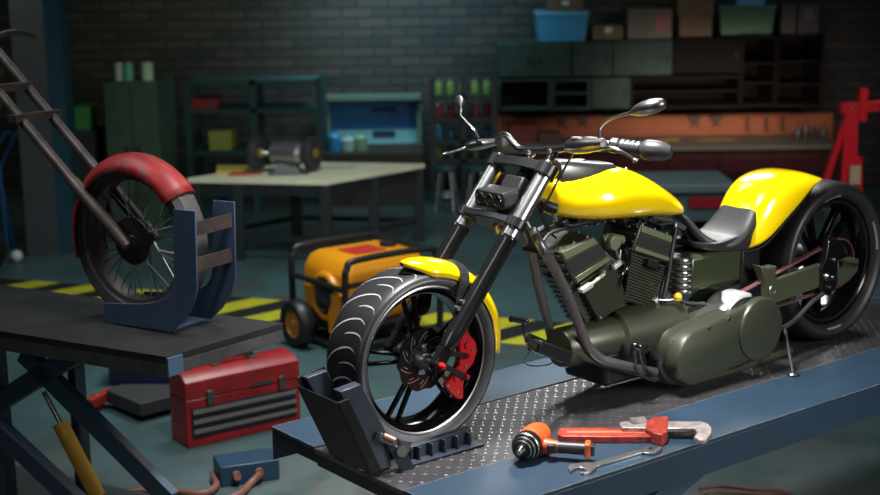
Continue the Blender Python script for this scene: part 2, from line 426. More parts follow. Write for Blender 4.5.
# perches, levers
def perch(p, q, r, up): 
    m = MB(); m.tube([p, p.lerp(q, .2), p.lerp(q, .55), q], [r*.6, r, r*1.05, r*.6], 14, 4); return m
pm = mat('perch_chrome', (.36, .35, .34), .28, 1.)
o1 = perch(BX(567, 146.5, -.60), BX(604, 143.5, -.60), .031, 0).build('lever_perch', pm, hb)
m = MB(); m.box(BX(584, 139, -.60), (.035, .10, .012), M.Rotation(math.radians(20), 3, 'Z')); m.build('reservoir_cap', pm, o1, bev=.004)
o2 = perch(BX(466, 146.5, -.60), BX(496, 142, -.64), .022, 0).build('lever_perch', pm, hb)
m = MB(); m.box(BX(482, 142, -.60), (.03, .09, .012), M.Rotation(math.radians(-20), 3, 'Z')); m.build('reservoir_cap', pm, o2, bev=.004)
m = MB(); P = [BX(596, 150, -.585), BX(606, 148, -.56), BX(615, 149, -.56), BX(626, 154, -.58), BX(634, 159.5, -.60), BX(637, 160.5, -.61)]
m.tube(P, [.007, .008, .007, .0055, .005, .008], 10); m.ball(BX(635, 160.5, -.605), .010); m.build('clutch_lever', chrome, hb)
m = MB(); P = [BX(468, 147, -.60), BX(460, 149.5, -.57), BX(452, 152, -.55), BX(445, 154, -.54)]
m.tube(P, [.007, .0045, .004, .005], 10); m.ball(BX(446, 153.5, -.54), (.016, .008, .006)); m.build('brake_lever', chrome, hb)
# mirrors
for pts, cen, tipp, sg in (([(599, 139, -.60), (600, 129, -.60), (607, 121, -.60), (619, 116, -.60), (630, 113, -.61)], (644, 108), (661, 104), 1),
                           ([(478, 138, -.60), (474, 130, -.59), (466, 122, -.59), (461, 116, -.6), (461, 109, -.61)], (462.5, 109), (463, 103), -1)):
    P = [BX(a, b, c) for a, b, c in pts]
    m = MB(); m.tube(P, [.0075, .0065, .006, .0055, .007], 10); st = m.build('mirror_stem', chrome, hb)
    c = BX(*cen, -.615)
    m = MB()
    if sg > 0:
        q = BX(628, 113.5, -.61); e = BX(664, 103, -.63); d = (e-q); 
        rr = []
        for t, a, b in ((0, .004, .004), (.12, .012, .011), (.3, .03, .022), (.5, .042, .027), (.7, .044, .027), (.88, .036, .022), (.97, .02, .014), (1, .004, .003)):
            o = q+d*t; u = V((1, 0, 0)); v = d.normalized().cross(u)
            rr.append([o+u*a*math.cos(k*PI/10)+v*b*math.sin(k*PI/10) for k in range(20)])
        m.skin(rr); mh = m.build('mirror_housing', mat('mirror_shell', (.20, .20, .20), .36, 1.), st)
    else:
        u1 = V((-.55, -.83, .0)).normalized(); q = P[-1]; rr = []
        d = V((-.09, -.125, .03))
        for t, a, b in ((0, .004, .004), (.12, .012, .011), (.3, .03, .022), (.5, .042, .027), (.7, .044, .027), (.88, .036, .022), (.97, .02, .014), (1, .004, .003)):
            o = q+d*t+V((0, 0, .0)); u = V((.83, -.55, 0)); v = d.normalized().cross(u)
            rr.append([o+u*a*.45*math.cos(k*PI/10)+v*b*.9*math.sin(k*PI/10) for k in range(20)])
        m.skin(rr); m.build('mirror_housing', MATS['mirror_shell'], st)
# ---- tank
prof = [(-.658, .88, .84, .025), (-.659, .935, .808, .052), (-.664, .942, .800, .060), (-.69, .944, .790, .082), (-.74, .944, .776, .118), (-.82, .952, .762, .152), (-.87, .964, .756, .167), (-.93, .975, .750, .172), (-1.02, .966, .743, .165), (-1.12, .930, .738, .15), (-1.22, .880, .728, .122), (-1.32, .822, .716, .092), (-1.38, .782, .710, .066), (-1.415, .756, .712, .042), (-1.432, .738, .720, .015)]
m = MB(); rr = []; K = 28
for x, zt, zb, hw in prof:
    zc = zb+(zt-zb)*.42; ring = []
    for k in range(K):
        a = 2*PI*k/K; ca, sa = math.cos(a), math.sin(a)
        e = .82
        yy = hw*math.copysign(abs(ca)**e, ca)
        zz = zc + ((zt-zc) if sa > 0 else (zc-zb))*math.copysign(abs(sa)**(.95 if sa > 0 else .8), sa)
        ring.append(V((x, yy, zz)))
    rr.append(ring)
m.skin(rr); tank = m.build('fuel_tank', yellow, bike, ang=80, sub=1)
m = MB(); rr = []
for x, z, hw, h in ((-.688, .985, .03, .03), (-.69, .985, .045, .055), (-.75, .975, .062, .06), (-.88, .962, .076, .052), (-.975, .958, .066, .044), (-.985, .955, .05, .02)):
    rr.append([V((x, hw*math.copysign(abs(math.cos(a))**.5, math.cos(a)), z-.02+h*math.copysign(abs(math.sin(a))**.5, math.sin(a)))) for a in [2*PI*k/24 for k in range(24)]])
m.skin(rr); m.build('dash_cover', mat('dash_black', (.13, .13, .132), .3, .9), bike, bev=.003, ang=40)
m = MB(); m.cyl(V((-.82, 0, .99)), V((-.82, 0, 1.006)), .035, .03, 28); m.build('ignition_cap', chrome, tank)
m = MB()
for x, y in ((-1.0, .06), (-1.03, .065)): m.ball((x, y, .955), .006)
m.build('tank_bolt', steel, tank)
# ---- seat
m = MB(); rr = []
path = [(-1.400, .722, .03, .010), (-1.425, .700, .045, .018), (-1.465, .652, .055, .022), (-1.515, .598, .072, .026), (-1.57, .560, .100, .032), (-1.64, .548, .124, .038), (-1.71, .568, .130, .044), (-1.775, .612, .122, .046), (-1.825, .668, .108, .042), (-1.865, .712, .084, .034), (-1.895, .742, .045, .016), (-1.90, .748, .02, .008)]
nP = len(path)
for i, (x, z, hw, th) in enumerate(path):
    p0 = path[max(i-1, 0)]; p1 = path[min(i+1, nP-1)]
    t = V((p1[0]-p0[0], 0, p1[1]-p0[1])).normalized(); n = V((-t.z, 0, t.x)); n = n if n.z > 0 else -n
    ring = []
    for k in range(28):
        a = 2*PI*k/28; ca, sa = math.cos(a), math.sin(a)
        yy = hw*math.copysign(abs(ca)**.75, ca); off = th*math.copysign(abs(sa)**.7, sa) - (.3*th*(1-(yy/hw)**2) if sa > 0 else 0)
        ring.append(V((x, yy, z))+n*off)
    rr.append(ring)
m.skin(rr); seat = m.build('seat', leather, bike, ang=80, sub=1)
m = MB(); pr_ = smooth_path([V((a, 0, b)) for a, b in ((-1.45, .590), (-1.53, .580), (-1.62, .585), (-1.72, .60), (-1.80, .628), (-1.828, .618), (-1.836, .575), (-1.80, .535), (-1.729, .522), (-1.60, .535), (-1.47, .560), (-1.45, .590))], 3)[:-1]
c_ = V((-1.64, 0, .57)); m.skin([[c_+(p-c_)*k_+V((0, y_, 0)) for p in pr_] for y_, k_ in ((-.112, .80), (-.108, .93), (-.09, 1), (.09, 1), (.108, .93), (.112, .80))]); m.build('seat_base', leather, seat, ang=60)
# ---- rear fender
m = MB(); rr = []
spine = [  # crown (x, z) at y=0; edge (x, z); half width
 ((-2.26, .790), (-2.165, .785), .150), ((-2.24, .802), (-2.14, .772), .157), ((-2.20, .816), (-2.105, .748), .161), ((-2.15, .832), (-2.06, .712), .163), ((-2.07, .838), (-2.00, .672), .163), ((-1.99, .832), (-1.945, .632), .160),
 ((-1.92, .812), (-1.885, .580), .152), ((-1.87, .780), (-1.83, .540), .138), ((-1.83, .735), (-1.78, .525), .120), ((-1.80, .68), (-1.735, .52), .10), ((-1.78, .62), (-1.70, .525), .085)]
for (cx, cz), (ex, ez), hw in spine:
    ring = []
    for k in range(21):
        s_ = -1+k/10; a = abs(s_)
        t = 1-(1-a**2.3)**(1/2.0) if a < 1 else 1.
        yy = hw*math.copysign(min(1, (1-(1-a)**2.0)), s_)
        ring.append(V((cx+(ex-cx)*t, yy, cz+(ez-cz)*t)))
    rr.append(ring)
m.skin(rr, caps=False, loop=False); rf = m.build('rear_fender', yellow, bike, ang=80, sub=1, sol=.005)
m = MB()
for sg in (-1, 1):
    P = smooth_path([V((e[0]-.006, sg*(hw-.012), e[1]-.010)) for c_, e, hw in spine], 3); m.tube(P, .006, 8, smooth=False)
m.build('fender_trim', blackm, rf)
# ---- frame
def ft(pts, r, name='frame_tube', mt=None, seg=14, par=bike): 
    mb = MB(); mb.tube(pts, r, seg); return mb.build(name, mt or gunm, par)
frm = ft([c1+V((-.035, 0, -.01)), c2+V((-.03, 0, .0)), c2+V((-.035, 0, -.04))], .032, 'frame')
ft([B(534, 232, .04), B(539, 243, .12), B(557, 273, .13), B(573, 309, .14), B(586, 343, .15), B(599, 358, .16), B(616, 364, .17), B(655, 372, .17)], .0205, par=frm)
ft([B(522, 222, .0), B(532, 251, -.02), B(539, 289, -.03), B(547, 319, -.04), B(553, 341, -.05), B(563, 350, -.06), B(580, 356, -.07), B(620, 360, -.08)], .0195, par=frm)
ft([B(526, 222, 0), B(538, 242, .03), B(548, 233, .03), B(561, 228, .03), B(583, 223, .03), B(608, 218, .04), B(641, 216, .04), B(667, 220, .04), B(684, 228, .04)], .0125, par=frm)
ft([V((p.x, -p.y, p.z)) for p in [B(526, 222, 0), B(538, 242, .03), B(548, 233, .03), B(561, 228, .03), B(583, 223, .03), B(608, 218, .04), B(641, 216, .04), B(667, 220, .04), B(684, 228, .04)]], .0125, par=frm)
ft([B(675, 224, .05), B(671, 250, .07), B(664, 285, .09), B(657, 322, .10)], .014, par=frm)
ft([B(554, 212, .03), B(557, 229, .03)], .009, par=frm, mt=steel)
ft([B(524, 196, -.03), B(545, 205, .03), B(556, 209, .05)], .022, par=frm, mt=blackm)
m = MB(); m.bar(B(549, 252, .155), B(528, 248, -.03), .05, .018); m.build('frame_clamp', blackm, frm, bev=.003)
# lower rails and cradle
ft([B(569, 350, .12), B(600, 362, .14), B(634, 371, .15), B(660, 378, .15), B(700, 380, .15), B(790, 350, .15)], .020, 'frame_rail', par=frm, mt=olive)
ft([V((p.x, -p.y, p.z)) for p in [B(569, 350, .12), B(600, 362, .14), B(634, 371, .15), B(660, 378, .15), B(700, 380, .15), B(790, 350, .15)]], .020, 'frame_rail', par=frm, mt=olive)
ft([B(684, 228, .0), B(700, 252, .0), B(745, 262, .0), B(768, 280, .0)], .018, par=frm, mt=blackm)
# ---- engine
cc = B(610, 340, .0)
m = MB()
a = B(577, 330, .03); b_ = B(660, 334, .03); a.y = b_.y = .03
zc = .262
m.tube([V((-.66, .06, zc)), V((-.665, .06, zc)), V((-.68, .06, zc)), V((-.95, .07, zc)), V((-.96, .07, zc)), V((-1.30, .08, zc+.01))], [.055, .076, .082, .086, .108, .114], 36, smooth=False)
m.lathe([(0, .05), (.11, .05), (.13, -.10), (.11, -.14), (0, -.14)], V((-1.05, 0, .28)), (0, 1, 0), 48)
eng = m.build('crankcase', olive, bike, ang=45)
m = MB()
for q in ((600, 318, .10), (653, 323, .12), (642, 331, .13), (622, 330, .12)):
    p = B(*q); m.cyl(p-V((0, .02, .01)), p+V((0, .004, .004)), .006, seg=8)
m.build('engine_bolt', steel, eng)
def finblock(q, y, n, name, par, cut=.010):
    """q: four outline points at the near side: top-front, top-rear, bottom-rear, bottom-front"""
    Q = [B(px, py, y) for px, py in q]; mb = MB()
    for k in range(n):
        for (t0, t1, ins) in ((k/n, (k+.5)/n, 0), ((k+.5)/n, (k+1)/n, cut)):
            a0 = Q[0].lerp(Q[3], t0); b0 = Q[1].lerp(Q[2], t0); a1 = Q[0].lerp(Q[3], t1); b1 = Q[1].lerp(Q[2], t1)
            d = (b0-a0).normalized()*ins
            pts = [a0+d, b0-d, b1-d, a1+d]; pts = [V((p.x, y-ins, p.z)) for p in pts]
            mb.prism(pts, (0, -2*(y-ins), 0))
    return mb.build(name, finm, par, ang=25)
def rocker(q, y, par, mid):
    Q = [B(px, py, y) for px, py in q]
    mb = MB(); mb.prism(Q, (0, -2*y, 0)); rb = mb.build('rocker_box', olive, par, bev=.006)
    for (t0, t1, mt_, pr) in ((.03, .26, olivel, .006), (.34, .72, mat('engraved_panel', (.03, .03, .028), .5, .5), .002), (.80, .95, olivel, .007)):
        a0 = Q[0].lerp(Q[3], t0); b0 = Q[1].lerp(Q[2], t0); a1 = Q[0].lerp(Q[3], t1); b1 = Q[1].lerp(Q[2], t1)
        e = .04; P = [a0.lerp(b0, e), a0.lerp(b0, 1-e), a1.lerp(b1, 1-e), a1.lerp(b1, e)]
        mb = MB(); mb.prism(P, (0, pr, 0)); mb.build('cover_panel', mt_, rb, bev=.002)
    # front faces of the box carry fin ribs
    mb = MB(); n = 3
    for k in range(n+1):
        t = .1+.8*k/n; p = Q[0].lerp(Q[3], t); d = (Q[0]-Q[1]).normalized()
        mb.prism([p+V((0, -.01, 0)), p+d*.008+V((0, -.01, 0)), p+d*.008+(Q[3]-Q[0])*.06+V((0, -.01, 0)), p+(Q[3]-Q[0])*.06+V((0, -.01, 0))], (0, -2*y+.02, 0))
    mb.build('rib', gunm, rb)
    mb = MB()
    for t in (.12, .5, .88):
        p = Q[0].lerp(Q[1], t)
        for yy in (y-.015, -y+.015): mb.cyl(V((p.x, yy, p.z))-V((0, 0, .004)), V((p.x, yy, p.z))+V((0, 0, .008)), .006, seg=8)
    mb.build('cover_bolt', steel, rb)
    return rb
cy1 = finblock([(580, 284), (614, 260), (628, 302), (600, 322)], .095, 17, 'cylinder', bike)
rocker([(559, 252), (594, 236), (612, 260), (576, 285)], .10, cy1, 0)
cy2 = finblock([(631, 252), (669, 268), (652, 309), (625, 300)], .095, 16, 'cylinder', bike)
rocker([(641, 224), (673, 236), (669, 263), (632, 251)], .10, cy2, 0)
# fin stack seen on the front side of the leaning cylinder
finblock([(563, 281), (580, 286), (602, 324), (588, 326)], .06, 9, 'fin_stack', eng, .006)
# parts in the V: intake, plug covers, linkages
m = MB(); m.tube([B(603, 240, .07), B(610, 238, .08), B(622, 240, .08)], .020, 16); m.lathe([(0, .0), (.03, 0), (.034, -.01), (.034, -.05), (0, -.05)], B(616, 243, .115), (0, 1, 0), 24)
intake = m.build('intake', olivel, eng, bev=.002)
m = MB(); m.tube([B(624, 247, .09), B(628, 255, .09), B(626, 268, .09), B(620, 276, .09), B(617, 290, .08)], .014, 12); m.build('intake_pipe', black, eng)
m = MB(); m.tube([B(604, 252, .1), B(617, 262, .09), B(620, 250, .08)], .007, 8); m.tube([B(612, 236, .1), B(618, 256, .09), B(624, 264, .09)], .005, 8); m.build('linkage', steel, eng)
for q, mt_ in (((577, 288), steel), ((583, 280), olivel), ((604, 275), steel), ((648, 263), blackm), ((655, 266), steel)):
    pass
m = MB(); m.bar(B(580, 291, .11), B(591, 284, .11), .03, .02, side=(0, 1, 0)); m.bar(B(613, 268, .11), B(620, 262, .11), .02, .02, side=(0, 1, 0)); m.build('spark_plug_cover', mat('pale_cover', (.62, .62, .58), .4, .3), cy1, bev=.003)
m = MB(); m.tube([B(592, 284, .115), B(598, 279, .12), B(603, 275, .12), B(604, 270, .12)], .009, 10); m.build('oil_banjo', olivel, cy1)
m = MB(); m.bar(B(646, 262, .11), B(656, 266, .11), .03, .03, side=(0, 1, 0)); m.bar(B(659, 264, .12), B(660, 270, .12), .016, .016); m.build('spark_plug_cover', blackm, cy2, bev=.003)
# wiring over the engine top
m = MB(); rnd = random.Random(5)
for k in range(7):
    P = []
    for i in range(7):
        px = 560+(675-560)*i/6; P.append(B(px, 225-10*math.sin(i/6*PI)*(.8)+rnd.uniform(-3, 5), rnd.uniform(-.05, .09)))
    m.tube(P, .005, 7, 4)
m.build('wiring', blackm, bike)
m = MB()
for k in range(9):
    p = B(566+k*12+rnd.uniform(-3, 3), 222-8*math.sin(k/8*PI)+rnd.uniform(0, 7), .06); m.box(p, (.03, .03, .022), M.Rotation(rnd.uniform(-.5, .5), 3, 'Y'))
m.build('top_motor_mount', blackm, eng, bev=.003)
m = MB()
for k in range(9):
    p = B(575+k*10+rnd.uniform(-3, 3), 224-6*math.sin(k/8*PI)+rnd.uniform(0, 8), .085); m.cyl(p-V((0, .01, 0)), p+V((0, .01, 0)), .004, seg=8)
m.build('mount_bolt', steel, eng)
# ---- primary cover (belt case) on the near side
yo = .275; yi = .14
def circ_pts(c, r, n=20, a0=0, a1=2*PI): return [V((c.x+r*math.cos(a0+(a1-a0)*i/(n-1)), c.y, c.z+r*math.sin(a0+(a1-a0)*i/(n-1)))) for i in range(n)]
pF = B(697, 358, yo); pR = B(760, 329, yo); rF = .120; rR = .128
dx = pR-pF; ang = math.atan2(dx.z, dx.x)
def hull(rf_, rr_, y):
    # outline of two circles (rear one lies at -x)
    a = ang; f = V((pF.x, y, pF.z)); r_ = V((pR.x, y, pR.z)); L_ = dx.length; be = math.asin((rr_-rf_)/L_)
    t0 = a+PI/2+be
    P = circ_pts(f, rf_, 25, t0, t0+PI-2*be) + circ_pts(r_, rr_, 25, t0+PI-2*be, t0+2*PI); return P
m = MB()
m.skin([hull(rF*1.0, rR*1.0, yi), hull(rF, rR, yo-.05), hull(rF, rR, yo-.02), hull(rF-.004, rR-.004, yo-.006), hull(rF-.014, rR-.014, yo)])
prim = m.build('primary_cover', olive, bike, ang=40)
m = MB(); m.lathe([(rR*.98, -.03), (rR+.012, -.025), (rR+.012, .002), (rR+.008, .010), (rR-.004, .014), (0, .014)], V((pR.x, yo+.0, pR.z)), (0, 1, 0), 64); m.build('clutch_cover', olive, prim, ang=40)
m = MB(); m.skin([hull(rF+.02, rR+.004, yi-.02), hull(rF+.022, rR+.004, yi+.02), hull(rF+.015, rR, yi+.05), hull(rF-.01, rR-.01, yi+.055)]); m.build('primary_backing', gunm, prim, ang=40)
m = MB(); 
for px, py in ((709, 328), (729, 319), (711, 367.5), (733, 361)):
    p = B(px, py, yo); m.cyl(p-V((0, .003, 0)), p+V((0, .004, 0)), .009, seg=12); m.box(p+V((0, .004, 0)), (.010, .004, .003))
m.build('cover_bolt', chrome, prim)
# starter hump and bell housing
h0 = B(727, 306, .16)
m = MB(); hc_ = B(738, 330, .2); m.lathe([(0, .245), (.12, .245), (.148, .238), (.163, .215), (.166, .18), (.166, .11), (.152, .105), (.152, .0), (0, -.0)], V((hc_.x, 0, hc_.z)), (0, 1, 0), 64); m.build('starter_housing', mat('hump_metal', (.22, .23, .2), .24, .95), prim, ang=40)
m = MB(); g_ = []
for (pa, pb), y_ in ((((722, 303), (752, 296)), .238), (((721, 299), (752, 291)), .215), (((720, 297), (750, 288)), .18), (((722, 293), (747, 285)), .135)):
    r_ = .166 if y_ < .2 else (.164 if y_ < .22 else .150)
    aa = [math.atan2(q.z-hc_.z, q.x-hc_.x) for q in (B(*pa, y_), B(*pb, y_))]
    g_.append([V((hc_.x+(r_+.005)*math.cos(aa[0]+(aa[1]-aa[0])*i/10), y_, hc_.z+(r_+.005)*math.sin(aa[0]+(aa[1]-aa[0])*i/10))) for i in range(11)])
m.skin(g_, caps=False, loop=False); m.build('reflection_patch', mat('reflection_pale', (.72, .72, .72), .4, .6), prim, sol=.002)  # bright patch modelled on the hump to stand for a lamp's reflection
m = MB(); m.tube([V((pF.x+.10, .10, pF.z+.04)), V((pF.x+.09, .11, pF.z+.04)), V((pF.x+.05, .12, pF.z+.035)), V((pF.x, .14, pF.z+.03)), V((pR.x+.05, .12, pR.z))], [.08, .105, .115, .122, .12], 36, smooth=False); m.build('bell_housing', olive, prim, ang=40)
# ---- oil tank / battery box under the seat
m = MB()
x0 = B(681, 270, .1).x; x1 = B(742, 272, .1).x; zc = B(705, 271, .1).z
m.bx((x1, -.10, zc-.085), (x0-.06, .10, zc+.075)); oilt = m.build('oil_tank', mat('tank_olive', (.06, .075, .04), .3, .5), bike, bev=.02)
m = MB()
o_z = zc-.085
pr = [(0, 0)]
for k in range(6): pr += [(.048, .027*k+.001), (.052, .027*k+.005), (.052, .027*k+.020), (.048, .027*k+.024), (.044, .027*k+.025), (.044, .027*k+.027)]
pr.append((0, .163)); m.lathe(pr, V((x0-.035, .062, o_z)), (0, 0, 1), 36); m.build('ribbed_canister', chrome, oilt, ang=50)
m = MB(); p = B(678, 297, .16); m.cyl(p-V((0, 0, .012)), p+V((0, 0, .012)), .017, .015, 14); m.ball(p, .018); m.build('yellow_cap', mat('cap_yellow', (.7, .42, .01), .4), oilt)
m = MB(); m.tube([B(680, 300, .15), B(690, 303, .14), B(704, 303, .13)], .007, 8); m.tube([B(658, 300, .12), B(668, 300, .14), B(677, 299, .15)], .006, 8); m.build('fuel_line', steel, oilt)
m = MB(); m.tube([B(676, 228, .08), B(672, 250, .1), B(668, 276, .11), B(663, 300, .12), B(660, 322, .12)], .011, 10); m.build('breather_hose', blackm, oilt)
m = MB(); zz = B(745, 270, .12); m.bx((x1-.13, -.09, zc-.10), (x1-.005, .095, zc+.06)); m.build('gearbox', blackm, bike, bev=.01)
# ---- swingarm, axle plate, belt
yS = .175
m = MB(); m.prism([B(px, py, yS) for px, py in ((771, 281), (829, 261), (829, 284), (774, 304))], (0, -.03, 0)); sw = m.build('swingarm', mat('arm_olive', (.085, .10, .06), .35, .4), bike, bev=.004)
m = MB(); m.prism([V((p.x, -p.y, p.z)) for p in [B(px, py, yS) for px, py in ((771, 281), (829, 261), (829, 284), (774, 304))]], (0, .03, 0)); m.build('swingarm_beam', MATS['arm_olive'], sw, bev=.004)
m = MB(); m.prism([B(px, py, yS+.012) for px, py in ((761, 266), (768, 268), (777, 266), (776, 278), (779, 302), (766, 302), (766, 280))], (0, -.05, 0)); m.build('pivot_bracket', MATS['arm_olive'], sw, bev=.005)
m = MB(); m.lathe([(.017, .0), (.02, .003), (.024, 0)], B(772.5, 290, yS+.014), (0, 1, 0), 20); m.build('pivot_ring', steel, sw)
m = MB(); m.prism([B(px, py, yS+.016) for px, py in ((829, 240), (838, 238), (840, 250), (838, 262), (836, 288), (830, 296), (822, 294), (822, 268), (827, 256))], (0, -.045, 0)); ap = m.build('axle_plate', black, sw, bev=.004)
m = MB()
for px, py, r in ((827.5, 277, .020), (832, 278, .015), (829.5, 287, .011), (834, 260, .010)): p = B(px, py, yS+.02); m.cyl(p-V((0, .006, 0)), p+V((0, .012, 0)), r, r*.8, 14)
m.build('axle_bolt', chrome, ap)
m = MB(); m.cyl(V((XR, -.2, .3806)), V((XR, .19, .3806)), .014); m.build('rear_axle', steel, sw)
m = MB(); m.prism([B(px, py, .165) for px, py in ((838, 262), (850, 257), (859, 259), (858, 271), (848, 282), (838, 286))], (0, -.02, 0)); rc_ = m.build('rear_brake_plate', MATS['arm_olive'], sw, bev=.004)
m = MB(); m.tube([B(843, 262, .17), B(848, 264, .175), B(856, 265, .17)], .010, 8); m.build('rear_brake_fitting', chrome, sw)
ym = .145
P0 = B(744, 303, ym); rP = .05
def beltpath():
    R = .114; c0 = V((RC.x, ym, RC.z)); c1_ = V((-1.58, ym, .275)); L_ = (c1_-c0); a = math.atan2(L_.z, L_.x); be = math.acos((R-rP)/L_.length)
    P = []
    for i in range(20): t = a+be+(2*PI-2*be)*i/19; P.append(c0+V((R*math.cos(t), 0, R*math.sin(t))))
    for i in range(12): t = a-be+(2*be)*i/11; P.append(c1_+V((rP*math.cos(t), 0, rP*math.sin(t))))
    return P
P = beltpath(); n = len(P); rr = []
for i in range(n):
    t = (P[(i+1) % n]-P[i-1]).normalized(); nn = V((t.z, 0, -t.x)); rr.append([P[i]+V((0, -.014, 0))-nn*.0025, P[i]+V((0, .014, 0))-nn*.0025, P[i]+V((0, .014, 0))+nn*.0025, P[i]+V((0, -.014, 0))+nn*.0025])
m = MB(); m.skin(rr, closed=True); m.build('drive_belt', mat('belt_brown', (.12, .045, .04), .55), bike, label='reddish brown drive belt')
m = MB(); m.cyl(V((-1.58, .12, .275)), V((-1.58, .165, .275)), rP-.004, seg=30); m.build('front_pulley', black, bike)
# exhaust tail tube and stand
m = MB(); m.tube([B(823, 294, .19), B(812, 302, .20), B(798, 317, .22), B(788, 325, .24), B(782, 328, .25)], .010, 12); m.build('side_stand_arm', steel, bike)
g = BZ(793, 376, .0); gt = FB.y(785, 330, .26)
g2 = V((gt.x-.02, g.y-.01, .011)); 
m = MB(); m.tube([V(gt), V((g.x, g.y, .012))], [.008, .007], 10, smooth=False); m.cyl(V((g.x, g.y, .009)), V((g.x, g.y, .018)), .028, .02, 16); ks = m.build('kickstand', darkst, bike)
# foot controls (forward)
m = MB(); m.tube([B(511, 319, .28), B(525, 321, .26)], [.012, .013], 12, smooth=False); m.ball(B(525, 321, .26), .015); m.tube([B(524, 322, .25), B(524, 334, .24), B(529, 346, .22), B(540, 353, .18), B(553, 356, .14)], .006, 8); m.tube([B(526, 340, .24), B(540, 343, .2), B(556, 350, .14)], .008, 8)
fc = m.build('shift_pedal', black, bike)
m = MB(); m.tube([B(531, 350, .22), B(524, 362, .24), B(534, 366, .24), B(550, 364, .2), B(556, 358, .18)], .0025, 6); m.build('cable_loop', blackm, bike)
m = MB(); m.bar(B(534, 345, .18), B(566, 357, .16), .06, .05); m.build('pedal_mount', blackm, fc, bev=.006)
m = MB(); m.tube([B(632, 345, .2), B(638, 346, .22), B(648, 347, .235)], [.012, .014, .008], 12)
m.build('foot_peg', black, bike)
m = MB()
for dxp in (0, 5): m.tube([B(634+dxp, 350, .2), B(637+dxp, 368-dxp, .2), B(645+dxp, 377-dxp, .2), B(655, 381-dxp, .19)], .006, 8)
m.build('brake_hose', darkst, bike)
# sump / lower engine block
m = MB(); m.bx((-1.72, -.12, .07), (-.86, .13, .22)); m.build('gearbox_sump', blackm, eng, bev=.02)
# brake line along the fork and cables to the bars
m = MB(); m.tube([BX(560, 149, -.62), B(548, 168, .05), B(538, 195, .04), B(545, 225, .04), B(556, 238, .03)], .005, 7); m.tube([BX(575, 150, -.62), B(566, 166, .10), B(553, 190, .07), B(540, 215, .05)], .0045, 7); m.build('control_cable', blackm, bike)
# ================================================================ lift under the motorcycle
YF0, YF1, YN0, YN1, DR, XE = -.5204, -.2122, .3549, .694, .1332, .3373
XB2 = -3.9
lift = framed('lift_table', 'blue steel motorcycle lift with tread plate deck under the yellow chopper', 'lift', FB)
lift.location.z = DECK
m = MB(); m.bx((XB2, YF1, -.02), (XE, YN0, -.003)); deck = m.build('deck', plate, lift, bev=.001)
m = MB(); sp = .055
nx = int((XE+2.9)/sp); ny = int((YN0-YF1)/sp*2)
for i in range(nx):
    for j in range(ny+1):
        x = XE-.02-sp*(i+(.5 if j % 2 else 0)); y = YF1+.012+j*sp/2
        if y > YN0-.01 or .06 < x and abs(y-.05) < .13: continue
        a = math.radians(45 if (i+j//2) % 2 else -45); c_, s_ = math.cos(a), math.sin(a)
        def q(u, v, z): return V((x+u*c_-v*s_, y+u*s_+v*c_, z))
        bs = m.ring([q(-.016, 0, -.0032), q(-.006, -.006, -.0032), q(.006, -.006, -.0032), q(.016, 0, -.0032), q(.006, .006, -.0032), q(-.006, .006, -.0032)])
        tp = m.ring([q(-.004, 0, .0), q(.004, 0, .0)])
        for f in ((bs[0], bs[1], tp[0]), (bs[1], bs[2], tp[1], tp[0]), (bs[2], bs[3], tp[1]), (bs[3], bs[4], tp[1]), (bs[4], bs[5], tp[0], tp[1]), (bs[5], bs[0], tp[0])): m.face(f)
m.build('tread_pattern', plate, deck, ang=80)
for (y0, y1, lab) in ((YF0, YF1, 'far'), (YN0, YN1, 'near')):
    m = MB(); m.bx((XB2, y0, -.010), (XE, y1, .003)); yo_ = y0 if lab == 'far' else y1
    sg = 1 if lab == 'near' else -1
    m.bx((XB2, yo_-sg*.010, -DR), (XE, yo_, -.010)); sr = m.build('side_rail', bluep, lift, bev=.0025)
    m = MB()
    for yy in ((YN0+.0015, YN1-.0015) if lab == 'near' else (YF0+.0015, YF1-.0015)): m.bx((XB2, yy-.0015, .0015), (XE+.0005, yy+.0016, .0036))
    m.bx((XE-.002, y0, .0015), (XE+.001, y1, .0036)); m.build('worn_edge', mat('worn_edge', (.20, .22, .24), .4, .4, noise=.6, nscale=14), sr)
m = MB(); m.bx((XE-.05, YF1+.01, -.07), (XE-.004, YN0-.005, -.021)); m.bx((XE-.10, YF0+.09, -.10), (XE-.06, YN1-.02, -.02)); m.build('end_beam', mat('beam_black', (.01, .011, .013), .4), lift, bev=.002)
for y in (-.16, .42):
    m = MB(); m.bx((XB2, y, -.09), (XE-.10, y+.05, -.021)); m.build('frame_beam', bluep, lift, bev=.002)
legm = mat('leg_blue', (.025, .05, .085), .45)
for (p, q) in (((-1.17, -.14), (.55, -.77)), ((.10, -.12), (-1.35, -.77))):
    for y in ((-.05, .50) if p[0] < -1 else (-.12, .43)):
        m = MB(); m.bar((p[0], y, p[1]), (q[0], y, q[1]), .04, .09, side=(0, 1, 0)); m.build('scissor_leg', legm, lift, bev=.003)
m = MB(); m.cyl((-.47, -.13, -.40), (-.47, .54, -.40), .02); m.build('pivot_shaft', steel, lift)
m = MB()
for y in (-.16, .54): m.bx((-1.5, y-.03, -DECK), (.6, y+.03, -DECK+.06))
for x in (-1.5, .54): m.bx((x, -.16, -DECK+.001), (x+.06, .54, -DECK+.05))
m.build('base_frame', legm, lift, bev=.003)
